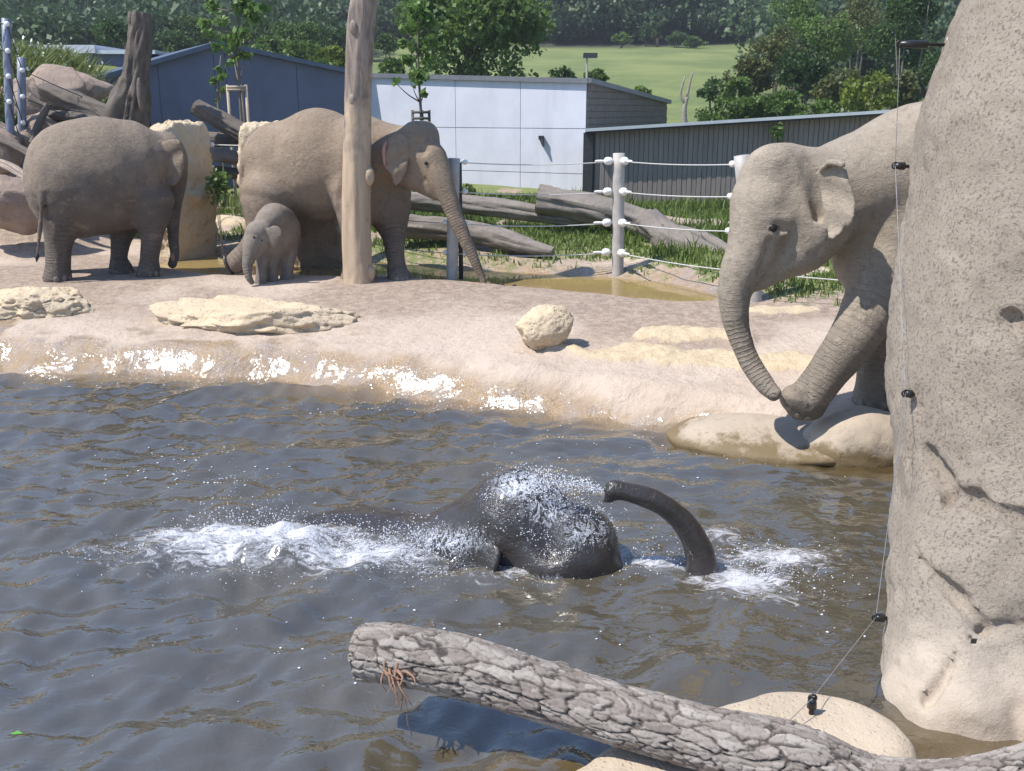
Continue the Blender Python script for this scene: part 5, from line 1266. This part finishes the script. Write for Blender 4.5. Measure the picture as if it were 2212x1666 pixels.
def crown(name, blobs, n, size, mat, parent, seed, kind=None):
    r = np.random.default_rng(seed)
    P, d, k = blob_points(blobs, n, r)
    keep = fbm(P, 1.1 / max(size * 4, 0.3), 2, seed) > -0.28
    P, d, k = P[keep], d[keep], k[keep]
    V, Fc = leaf_cards(P, size, r, d)
    tb = r.random(len(blobs))
    tint = np.clip(0.25 + 0.5 * tb[k] + 0.25 * r.normal(size=len(P)) , 0, 1)
    return obj(name, V, Fc, mat, parent, attrs=dict(tint=np.repeat(tint, 4)))
def clumps(c, R, n, r, sub=0.42):
    """sub-blobs spread over the outside of a big ellipsoid"""
    B = [(np.asarray(c), np.asarray(R) * 0.68)]
    for i in range(n):
        d = r.normal(size=3); d /= np.linalg.norm(d); d[2] = abs(d[2]) * 0.9 - 0.25
        s = sub * (0.55 + 0.7 * r.random())
        B.append((np.asarray(c) + d * np.asarray(R) * (0.55 + 0.4 * r.random()), np.asarray(R) * s * np.array([1, 1, 0.8])))
    return B
m_lf_mid = leafmat('leaves_green', (0.049, 0.090, 0.023), (0.134, 0.211, 0.045))
m_lf_dark = leafmat('leaves_dark', (0.028, 0.058, 0.020), (0.077, 0.134, 0.036))
m_lf_yel = leafmat('leaves_yellow_green', (0.085, 0.125, 0.020), (0.21, 0.25, 0.045))
m_lf_brn = leafmat('leaves_olive', (0.064, 0.079, 0.031), (0.147, 0.160, 0.054))
m_lf_far = leafmat('leaves_far_wood', (0.031, 0.056, 0.033), (0.096, 0.147, 0.061), trans=0.25)
m_lf_yng = leafmat('leaves_young', (0.065, 0.13, 0.035), (0.17, 0.27, 0.065))
m_bark = logmat('tree_bark', (0.16, 0.135, 0.11), (0.12, 0.10, 0.085), (0.07, 0.06, 0.05))

def bush(label, X, Y, y, rpx, aspect, mat, seed, n=2600, size=0.16, name='shrub', cat='shrub', group=None, stems=3):
    c = at_y(X, Y, y); R = msize(rpx, X, Y, y); r = np.random.default_rng(seed)
    Rv = np.array([R, R * 0.9, R * aspect * 1.15]); base = np.array([c[0], c[1], gz(c[0], c[1])])
    t = thing(name, label, cat, tuple(base), group)
    crown('crown', clumps(c, Rv, 9, r), n, size, mat, t, seed)
    mb = MB()
    for k in range(stems):
        q = c + r.normal(size=3) * Rv * 0.3; mb.tube(catmull([base + r.normal(size=3) * 0.1 - np.array([0, 0, .15]), (base + q) / 2 + r.normal(size=3) * 0.15, q], 7), np.linspace(0.07, 0.02, 7), 6)
    mb.build('trunk', m_bark, t, True)
    return t
# young staked trees
def young_tree(label, X, Yb, y, Ytop, pts, mat, seed, n=380, size=0.17):
    b0 = at_y(X, Yb, y); b0[2] = gz(b0[0], b0[1]) ; tp = at_y(X + 2, Ytop, y)
    t = thing('young_tree', label, 'tree', tuple(b0)); r = np.random.default_rng(seed)
    L = np.linspace(b0 - np.array([0, 0, .2]), tp, 12); L[:, 0] += 0.05 * np.sin(np.linspace(0, 7, 12))
    V, Fc = tube_mesh(L, np.linspace(0.05, 0.015, 12), 8); obj('trunk', V, Fc, m_bark, t)
    blobs = []; mb = MB()
    for (x, yy, rr) in pts:
        c = at_y(x, yy, y + r.normal(0, 0.35)); R = msize(rr, x, yy, y); blobs.append((c, np.array([R, R, R * 0.75])))
        k = np.argmin(np.abs(L[:, 2] - (c[2] - 0.35))); mb.tube(catmull([L[k], (L[k] + c) / 2 + np.array([0, 0, -.05]), c], 6), np.linspace(0.02, 0.006, 6), 5)
    mb.build('branches', m_bark, t, True)
    P, d, k = blob_points(blobs, n, r, 1.2); V, Fc = leaf_cards(P, size, r)
    obj('crown', V, Fc, mat, t, attrs=dict(tint=np.repeat(np.clip(0.5 + 0.3 * r.normal(size=n), 0, 1), 4)))
    return t
young_tree('slender young tree with sparse light leaves tied in three stakes before the gabled building', 513, 330, 22.0, -90,
           [(460, 15, 20), (440, 50, 16), (480, 45, 20), (520, 10, 26), (545, 40, 18), (500, 90, 24), (465, 100, 16), (530, 120, 20), (545, 20, 20), (505, 130, 16), (570, 15, 16), (450, 75, 14), (480, -30, 30), (540, -30, 30), (525, 70, 20), (490, 140, 10)], m_lf_yng, 3, 520, 0.17)
young_tree('thin sapling with few leaves against the blue-grey gable wall', 472, 330, 22.6, 120, [(470, 150, 12), (462, 175, 9), (478, 195, 9), (468, 215, 8), (480, 165, 8)], m_lf_yng, 4, 60, 0.15)
young_tree('young staked tree with leafy narrow crown in front of the white wall', 905, 300, 24.0, -80,
           [(900, 20, 26), (885, 60, 22), (925, 50, 24), (905, 100, 26), (880, 130, 20), (925, 130, 18), (905, 165, 22), (890, 185, 12), (935, 90, 18), (870, 95, 16), (905, -30, 36), (850, 175, 9), (915, 200, 9)], m_lf_yng, 5, 760, 0.17)
m_stake = plain('pale_stake_wood', (0.42, 0.33, 0.25), (0.33, 0.26, 0.20), 9, 0.8, 0.3)
m_staked = plain('dark_stake_wood', (0.10, 0.085, 0.07), None, 9, 0.8, 0.3)
def stakes(label, X0, X1, Yt, Yr, y, mat):
    a = at_y(X0, Yt, y); b_ = at_y(X1, Yt, y); zt = a[2]; zr = at_y(X0, Yr, y)[2]; g0 = gz(a[0], y)
    t = thing('tree_stakes', label, 'stakes', ((a[0] + b_[0]) / 2, y, g0)); w = b_[0] - a[0]
    legs = [(a[0], y), (b_[0], y), ((a[0] + b_[0]) / 2, y + w * 0.85)]
    for x_, y_ in legs:
        V, Fc = cylinder(np.array([x_, y_, g0 - .2]), np.array([x_, y_, zt]), 0.033, 10); obj('stake', V, Fc, mat, t)
    for z_ in (zt - 0.05, zr):
        for i in range(3):
            p_, q_ = legs[i], legs[(i + 1) % 3]
            V, Fc = cylinder(np.array([p_[0], p_[1] - 0.035, z_]), np.array([q_[0], q_[1] - 0.035, z_]), 0.03, 8); obj('rail', V, Fc, mat, t)
stakes('three pale stakes with rails round the slender young tree', 491, 531, 183, 194, 22.0, m_stake)
stakes('dark stakes with rails round the young tree by the white wall', 891, 927, 238, 256, 24.0, m_staked)
# big tree behind the white building
c = at_y(1015, 92, 46); r_ = np.random.default_rng(8)
t = thing('broadleaf_tree', 'large dense dark green tree rising behind the white building', 'tree', (c[0], 46, gz(c[0], 46)))
B = clumps(c + np.array([0, 0, 0.5]), (3.0, 3.0, 3.3), 30, r_, 0.38)
B += [(c + np.array([dx, dy, dz]), np.array([1.5, 1.4, 1.2])) for dx, dy, dz in ((-1.8, -.6, -2.2), (0, -1.2, -2.5), (1.8, -.6, -2.2), (-.6, -1.5, -1.4), (1.0, -1.5, -1.3))]
crown('crown', B, 17000, 0.24, m_lf_mid, t, 8)
V, Fc = tube_mesh(catmull([(c[0], 46, gz(c[0], 46) - .3), (c[0] + .1, 46, c[2] - 2), (c[0], 46, c[2] + 1.5)], 12), np.linspace(0.32, 0.1, 12), 12); obj('trunk', V, Fc, m_bark, t)
mb = MB()
for k in range(9):
    q = B[k + 1][0]; mb.tube(catmull([(c[0], 46, c[2] - 2.2 + 0.3 * k), ((c[0] + q[0]) / 2, (46 + q[1]) / 2, (c[2] + q[2]) / 2 - .4), q], 7), np.linspace(0.13, 0.03, 7), 7)
mb.build('limbs', m_bark, t, True)
# shrubs
SH = [
 (1215, 162, 44, 30, .7, m_lf_dark, 'low dark shrub behind the white building roof edge', None), (1285, 168, 44, 26, .7, m_lf_mid, 'low shrub behind the floodlight mast', None), (840, 150, 42, 34, .8, m_lf_mid, 'bushy shrub right of the bare pole top beyond the roof', None),
 (1343, 84, 132, 22, .75, m_lf_mid, 'rounded bush on the upper edge of the meadow', 'bushes on the meadow edge'), (1395, 72, 136, 20, 1.1, m_lf_dark, 'rounded bush on the upper edge of the meadow', 'bushes on the meadow edge'), (1462, 84, 132, 26, .8, m_lf_dark, 'rounded bush on the upper edge of the meadow', 'bushes on the meadow edge'), (1500, 92, 130, 22, .6, m_lf_mid, 'rounded bush on the upper edge of the meadow', 'bushes on the meadow edge'), (1420, 80, 134, 12, .8, m_lf_brn, 'rounded bush on the upper edge of the meadow', 'bushes on the meadow edge'),
 (1385, 205, 52, 26, .8, m_lf_mid, 'small shrub at the lower meadow edge behind the wooden flank', None), (1545, 195, 46, 36, .95, m_lf_dark, 'small dark round shrub beside the pale dead branch', None),
 (1540, 262, 40, 48, .8, m_lf_mid, 'broad green shrub right above the shed roof beside the dead branch', None),
]
THK = [(1620, 170, 48, 52, 1.0, m_lf_brn), (1600, 245, 42, 44, .9, m_lf_mid), (1680, 130, 52, 62, 1.1, m_lf_brn), (1690, 235, 42, 56, .8, m_lf_mid), (1735, 160, 47, 58, 1.2, m_lf_dark),
       (1770, 250, 40, 50, .7, m_lf_mid), (1800, 90, 56, 66, 1.0, m_lf_mid), (1815, 190, 45, 50, 1.0, m_lf_brn), (1930, 110, 50, 66, 1.1, m_lf_dark), (1940, 200, 44, 44, 1.0, m_lf_brn), (1970, 20, 48, 70, 1.1, m_lf_dark), (1720, 55, 62, 70, 1.1, m_lf_mid), (1860, 50, 60, 70, 1.1, m_lf_brn), (1590, 205, 44, 40, 1.1, m_lf_mid),
       (2050, 150, 46, 80, 1.3, m_lf_dark), (2160, 120, 46, 90, 1.4, m_lf_mid), (2290, 150, 46, 95, 1.4, m_lf_dark)]
for k, (X, Y, y, rp, asp, mt, lab, grp) in enumerate(SH):
    bush(lab, X, Y, y, rp, asp, mt, 100 + k, 1500 if y < 100 else 900, 0.15 if y < 100 else 0.32, group=grp)
for k, (X, Y, y, rp, asp, mt) in enumerate(THK):
    bush({m_lf_brn.name: 'olive-brown twiggy shrub in the thicket above the shed roof', m_lf_mid.name: 'fresh green leafy shrub in the thicket above the shed roof', m_lf_dark.name: 'dark green dense shrub in the thicket above the shed roof'}[mt.name], X, Y, y, rp, asp, mt, 130 + k, 3600, 0.17, group='thicket shrubs above the shed')
bush('bright yellow-green bush in the thicket above the elephant back', 1880, 205, 38, 56, 1.15, m_lf_yel, 160, 2600, 0.17)
LB = [(590, 105, 60, 46, .8, m_lf_mid), (660, 120, 52, 46, .8, m_lf_mid), (715, 135, 46, 38, .9, m_lf_yel), (640, 80, 70, 50, .8, m_lf_mid), (720, 85, 75, 48, .8, m_lf_dark), (560, 70, 75, 52, .8, m_lf_dark), (840, 95, 80, 30, .8, m_lf_mid), (700, 145, 44, 30, .6, m_lf_mid), (560, 118, 58, 34, .8, m_lf_mid), (380, 95, 70, 46, .8, m_lf_dark), (250, 80, 60, 50, .8, m_lf_dark), (420, 70, 80, 50, .8, m_lf_mid)]
for k, (X, Y, y, rp, asp, mt) in enumerate(LB):
    bush({m_lf_yel.name: 'yellow-green shrub at the right foot of the gable roof', m_lf_mid.name: 'fresh green shrub on the slope behind the gabled building', m_lf_dark.name: 'dark green shrub on the slope behind the gabled building'}[mt.name], X, Y, y, rp, asp, mt, 180 + k, 1900, 0.22, group='shrubs behind the gabled building')
# pale dead branch
b0 = at_y(1480, 280, 38); b0[2] = gz(b0[0], 38)
t = thing('dead_branch', 'pale bare forked dead tree above the shed roof', 'dead tree', tuple(b0))
m_deadw = plain('dead_wood_pale', (0.30, 0.26, 0.22), (0.22, 0.19, 0.16), 9, 0.85, 0.4)
for pts, r0 in (([(1480, 275), (1478, 240), (1486, 205)], 0.13), ([(1482, 225), (1470, 205), (1480, 165)], 0.07), ([(1484, 210), (1490, 180), (1497, 155)], 0.06)):
    P = catmull([at_y(x, y, 38) for x, y in pts], 8)
    if r0 > 0.1: P[0][2] = b0[2] - 0.2
    V, Fc = tube_mesh(P, np.linspace(r0, r0 * 0.45, 8), 8); obj('branch', V, Fc, m_deadw, t)
for j, (X, Y0, Y1) in enumerate(((1646, 20, 95), (1658, 35, 90), (1638, 45, 100))):
    pass
# far wood
r = np.random.default_rng(21)
V_all, T_all = [], []
cnt = 0
for it in range(9000):
    if cnt >= 790: break
    y = 62 + 170 * r.random() ** 1.3; X = -350 + 2900 * r.random()
    if it < 44: X = 770.5 + 20.3 * it; y = 140 + 5 * r.random()
    x = (X - CX) / F * y
    zg = gz(x, y)
    if 770 < X < 1665 and y < 138.5: continue
    if not (770 < X < 1665) and y > 165: continue
    if X <= 770 and y < 78: continue
    if X >= 1665 and y < 70: continue
    H = (4.5 + 3.0 * r.random()) if y < 110 else (6.5 + 5 * r.random())
    if 770 < X < 1665 and y < 142: H *= 0.65
    R = H * (0.42 + 0.12 * r.random())
    n = int(260 + 40 * H); B = clumps((x, y, zg + H * 0.45), (R, R, H * 0.5), 6, r, 0.5)
    P, d, k = blob_points(B, n, r); Vq, Fq = leaf_cards(P, 0.30 + 0.0028 * y, r, d)
    base = 0.15 + 0.6 * r.random(); tb = r.random(len(B))
    V_all.append(Vq); T_all.append(np.repeat(np.clip(base + 0.55 * (tb[k] - .5) + 0.10 * r.normal(size=n), 0, 1), 4)); cnt += 1
V = np.concatenate(V_all); Tn = np.concatenate(T_all)
wood = obj('hillside_wood', V, np.arange(len(V)).reshape(-1, 4), m_lf_far, attrs=dict(tint=Tn))
tag(wood, 'dark green wood covering the hillside above the meadow', 'wood', kind='stuff')

# ------------------------------------------------------------------ grass and weeds
def blades(name, label, pts, hgt, wid, mat, seed, lean=0.35, kind='stuff', cat='grass'):
    r = np.random.default_rng(seed); n = len(pts)
    a = r.random(n) * 6.283; dx = np.stack([np.cos(a), np.sin(a), 0 * a], -1); ln = r.normal(size=(n, 3)) * lean; ln[:, 2] = 0
    h = (hgt * (0.45 + 0.9 * r.random(n)))[:, None]; w = (wid * (0.6 + 0.8 * r.random(n)))[:, None]
    mid = pts + np.array([0, 0, 1.0]) * h * 0.6 + ln * h * 0.4; tip = pts + np.array([0, 0, 1.0]) * h * 0.95 + ln * h
    V = np.stack([pts - dx * w, pts + dx * w, mid + dx * w * 0.7, tip, mid - dx * w * 0.7], 1).reshape(-1, 3)
    i = np.arange(n)[:, None] * 5
    Fc = np.concatenate([i + np.array([[0, 1, 2, 4]])]); Ft = i + np.array([[4, 2, 3, 3]])
    Fc = [tuple(f) for f in Fc] + [tuple(f[:3]) for f in Ft]
    o = obj(name, V, Fc, mat, attrs=dict(tint=np.repeat(np.clip(0.5 + 0.3 * r.normal(size=n) + 0.35 * fbm(pts, 0.8, 3, seed), 0, 1), 5)))
    return tag(o, label, cat, kind=kind)
m_grass = leafmat('grass_blades', (0.060, 0.105, 0.018), (0.185, 0.235, 0.060), trans=0.3)
r = np.random.default_rng(31)
gp = np.stack([r.uniform(-8, 9, 150000), 10.8 + 15 * r.random(150000) ** 1.3], -1)
zg, sdg, pdg, bk, lbg = ground_z(gp[:, 0], gp[:, 1], True)
den = bk ** 0.5 * sstep(-0.25, 0.15, fbm(np.column_stack([gp, 0 * zg]), 1.2, 4, 81) + 0.3)
ok = (den > 0.25 + 0.5 * r.random(len(gp))) & (pdg > 0.05) & (sdg > 1.5)
pts = np.column_stack([gp, zg])[ok][:60000]
blades('bank_grass', 'patchy grass growing on the bank behind the puddle', pts, 0.11, 0.011, m_grass, 5)
ok2 = (fbm(np.column_stack([gp, 0 * zg]), 0.9, 3, 88) > 0.22) & (bk > 0.5) & (pdg > 0.3)
pts2 = np.column_stack([gp, zg])[ok2][:5000]
blades('tall_weeds', 'tufts of taller weeds among the logs behind the fence', pts2, 0.30, 0.014, m_grass, 6)
gp = np.stack([r.uniform(-14, -6, 30000), r.uniform(20, 27.5, 30000)], -1)
zg, sdg, pdg, bk, lbg = ground_z(gp[:, 0], gp[:, 1], True)
pts3 = np.column_stack([gp, zg])[lbg > 1.6]
m_weed = leafmat('weedy_bank_leaves', (0.085, 0.12, 0.03), (0.22, 0.25, 0.08), trans=0.3)
blades('bank_weeds', 'tall flowering weeds on the bank left of the gabled building', pts3[:9000], 0.55, 0.03, m_weed, 7, 0.5)
m_flow = plain('white_flowers', (0.75, 0.75, 0.68), (0.62, 0.66, 0.5), 9, 0.7, 0.1)
fp = pts3[r.choice(len(pts3), 420)] + np.column_stack([r.normal(0, .1, 420), r.normal(0, .1, 420), 0.4 + 0.25 * r.random(420)])
V, Fc = leaf_cards(fp, 0.10, r); tag(obj('weed_flowers', V, Fc, m_flow), 'small white flower heads above the bank weeds', 'flowers', kind='stuff')
# single plants
def plant(label, X, Y, y, rpx, n, size, mat, seed, asp=0.9):
    c = at_y(X, Y, y); R = msize(rpx, X, Y, y); g0 = gz(c[0], y); r = np.random.default_rng(seed)
    t = thing('weed_plant', label, 'plant', (c[0], y, min(g0, c[2] - R)))
    P, d, k = blob_points([(c, np.array([R, R, R * asp]))], n, r, 0.9); V, Fc = leaf_cards(P, size, r, d)
    obj('leaves', V, Fc, mat, t, attrs=dict(tint=np.repeat(r.random(n), 4)))
    mb = MB()
    for q in range(6): mb.tube([np.array([c[0], y, min(g0, c[2] - R) - .03]), P[q]], [0.006, 0.003], 5)
    mb.build('stems', m_stake, t)
plant('green weed growing in the shade below the log stack', 472, 405, 17.6, 28, 220, 0.10, m_lf_yng, 3, 1.5)
plant('pale feathery weed at the foot of the white wall', 1012, 415, 20.5, 20, 150, 0.10, m_weed, 4)
plant('leafy weed beside the forked fallen trunk', 1570, 525, 17.2, 20, 160, 0.09, m_lf_yng, 5)
c = at_y(1681, 285, 23.4); t = thing('hanging_plant', 'green shoot hanging over the shed roof edge', 'plant', tuple(c)); r = np.random.default_rng(9)
P, d, k = blob_points([(c, np.array([0.2, 0.12, 0.32]))], 90, r, 1.0); V, Fc = leaf_cards(P, 0.10, r); obj('leaves', V, Fc, m_lf_yng, t, attrs=dict(tint=np.repeat(r.random(90), 4)))
V, Fc = tube_mesh([c + np.array([0, .3, .45]), c + np.array([0, 0, .3]), c - np.array([0, 0, .25])], 0.012, 5); obj('stem', V, Fc, m_lf_dark, t)

# ------------------------------------------------------------------ splash
m_spray = G('white_spray').set(Base_Color=(0.66, 0.68, 0.74), Roughness=0.25)
OV = np.array([(1, 0, 0), (-1, 0, 0), (0, 1, 0), (0, -1, 0), (0, 0, 1), (0, 0, -1)], float)
OF = np.array([(0, 2, 4), (2, 1, 4), (1, 3, 4), (3, 0, 4), (2, 0, 5), (1, 2, 5), (3, 1, 5), (0, 3, 5)])
def drops(name, label, P, S_, mat, squash=1.0, cat='water spray'):
    P = np.asarray(P); S_ = np.asarray(S_)
    V = (P[:, None, :] + OV[None] * S_[:, None, None] * np.array([1, 1, squash])).reshape(-1, 3)
    Fc = (OF[None] + 6 * np.arange(len(P))[:, None, None]).reshape(-1, 3)
    return tag(obj(name, V, Fc, mat), label, cat, kind='stuff')
r = np.random.default_rng(41); PP, SS = [], []
def spray(X, Y, rx, ry, hmax, n, smin=0.0018, smax=0.007, y0=None):
    a = at_z(X, Y, 0); b_ = at_z(X + rx, Y, 0); c_ = at_z(X, Y - ry, 0)
    x = a[0] + (b_[0] - a[0]) * r.normal(size=n) * 0.5; y = a[1] + (c_[1] - a[1]) * r.normal(size=n) * 0.5
    zz = waves(x, y) + hmax * r.random(n) ** 2.6 * np.exp(-(((x - a[0]) / (b_[0] - a[0])) ** 2))
    PP.append(np.column_stack([x, y, zz])); SS.append(smin + (smax - smin) * r.random(n) ** 2.5)
spray(560, 1175, 240, 45, 0.30, 2600); spray(500, 1165, 120, 30, 0.40, 300); spray(780, 1195, 220, 40, 0.22, 2200); spray(930, 1200, 120, 40, 0.26, 1600)
spray(300, 1200, 180, 26, 0.05, 500); spray(560, 1235, 300, 30, 0.04, 420); spray(1640, 1230, 160, 55, 0.10, 1100); spray(1440, 1215, 120, 25, 0.12, 500); spray(1120, 1245, 240, 22, 0.05, 600)
spray(1300, 1130, 120, 60, 0.3, 90)
# jet from the trunk tip back over the head
tip = at_y(1316, 1061, 6.05); head = at_y(1120, 1050, 6.15)
n = 1500; tt = r.random(n) ** 0.8; P = tip + (head - tip) * tt[:, None]; P[:, 2] += 0.06 * np.sin(tt * math.pi) - 0.02; P += r.normal(size=(n, 3)) * (0.012 + 0.07 * tt[:, None] ** 1.2)
PP.append(P); SS.append(0.002 + 0.005 * r.random(n) ** 2)
# drops clinging and running over the head
fc = VD[FD].mean(1); X_, Y_ = project(fc)
nrm = np.cross(VD[FD[:, 1]] - VD[FD[:, 0]], VD[FD[:, 2]] - VD[FD[:, 0]]); nrm /= np.linalg.norm(nrm, axis=1)[:, None] + 1e-12
web = 1 - np.abs(fbm(fc * np.array([1, 1, 0.7]), 9, 3, 77)) * 3.2
zone = np.exp(-(((X_ - 1130) / 75) ** 2 + ((Y_ - 1060) / 40) ** 2)) * 1.3 + np.exp(-(((X_ - 1210) / 110) ** 2 + ((Y_ - 1140) / 65) ** 2)) + 0.7 * np.exp(-(((X_ - 960) / 110) ** 2 + ((Y_ - 1175) / 45) ** 2))
okf = (web + zone * 0.9 > 1.32) & (fc[:, 2] > 0.02) & (nrm[:, 1] < 0.3) & (X_ < 1345)
cand = np.nonzero((zone > 0.25) & (fc[:, 2] > 0.0) & (nrm[:, 1] < 0.35) & (X_ < 1345) & (web + zone * 0.7 > 0.95))[0]
k = r.choice(cand, 1800); PP.append(fc[k] + nrm[k] * 0.010 + r.normal(size=(1800, 3)) * 0.014); SS.append(0.002 + 0.004 * r.random(1800) ** 2)
drops('water_spray', 'white water drops splashing round the bathing elephant', np.concatenate(PP), np.concatenate(SS), m_spray)
# foam flecks on the surface
PP, SS = [], []
for X, Y, rx, ry, n in ((1560, 965, 200, 45, 130), (1250, 930, 200, 40, 70), (350, 1010, 300, 60, 120), (500, 1030, 160, 30, 60), (900, 1400, 500, 120, 70), (1750, 1290, 120, 60, 60), (900, 880, 220, 16, 120), (350, 830, 300, 12, 120)):
    a = at_z(X, Y, 0); b_ = at_z(X + rx, Y, 0); c_ = at_z(X, Y - ry, 0)
    x = a[0] + (b_[0] - a[0]) * r.normal(size=n) * 0.5; y = a[1] + (c_[1] - a[1]) * r.normal(size=n) * 0.5
    ok = ground_z(x, y) < -0.01; x, y = x[ok], y[ok]
    PP.append(np.column_stack([x, y, waves(x, y) + 0.004])); SS.append(0.004 + 0.012 * r.random(len(x)) ** 3)
drops('foam_flecks', 'scattered white foam flecks floating on the pool', np.concatenate(PP), np.concatenate(SS), m_spray, 0.3, 'foam')
# one green leaf adrift
p = at_z(36, 1588, 0); p[2] = float(waves(np.array([p[0]]), np.array([p[1]]))[0]) + 0.008
V = np.array([(-.03, 0, 0), (0, -.016, .004), (.034, 0, .0), (0, .016, .004)]) + p
tag(obj('floating_leaf', V, [(0, 1, 2, 3)], G('leaf_fresh').set(Base_Color=(0.10, 0.28, 0.04), Roughness=0.4), origin=tuple(p)), 'single green leaf floating on the near water', 'leaf')
# dung crumbs by the trunk tip
m_crumb = plain('dark_crumbs', (0.06, 0.045, 0.035), None, 20, 0.9)
P = np.array([at_z(1075 + r.normal(0, 14), 622 + r.normal(0, 3), 0.49) for _ in range(40)])
drops('fodder_crumbs', 'dark crumbs of fodder on the ground at the trunk tip', P, 0.012 + 0.03 * r.random(40) ** 2, m_crumb, 0.6, 'fodder')

# ------------------------------------------------------------------ summer haze over the valley
hz = MB().box((-430, -42, -4.0), (430, 610, 175)).build('haze', None, origin=(0, 200, 0)); tag(hz, 'pale summer haze in the valley air', 'haze', kind='stuff')
hm = bpy.data.materials.new('haze_air'); hm.use_nodes = True; hn = hm.node_tree; hn.nodes.remove(hn.nodes['Principled BSDF'])
pv = hn.nodes.new('ShaderNodeVolumePrincipled'); pv.inputs['Color'].default_value = (0.88, 0.93, 1.0, 1); pv.inputs['Density'].default_value = 0.0006; pv.inputs['Anisotropy'].default_value = 0.2
hn.links.new(pv.outputs[0], hn.nodes['Material Output'].inputs['Volume']); hz.data.materials.append(hm)
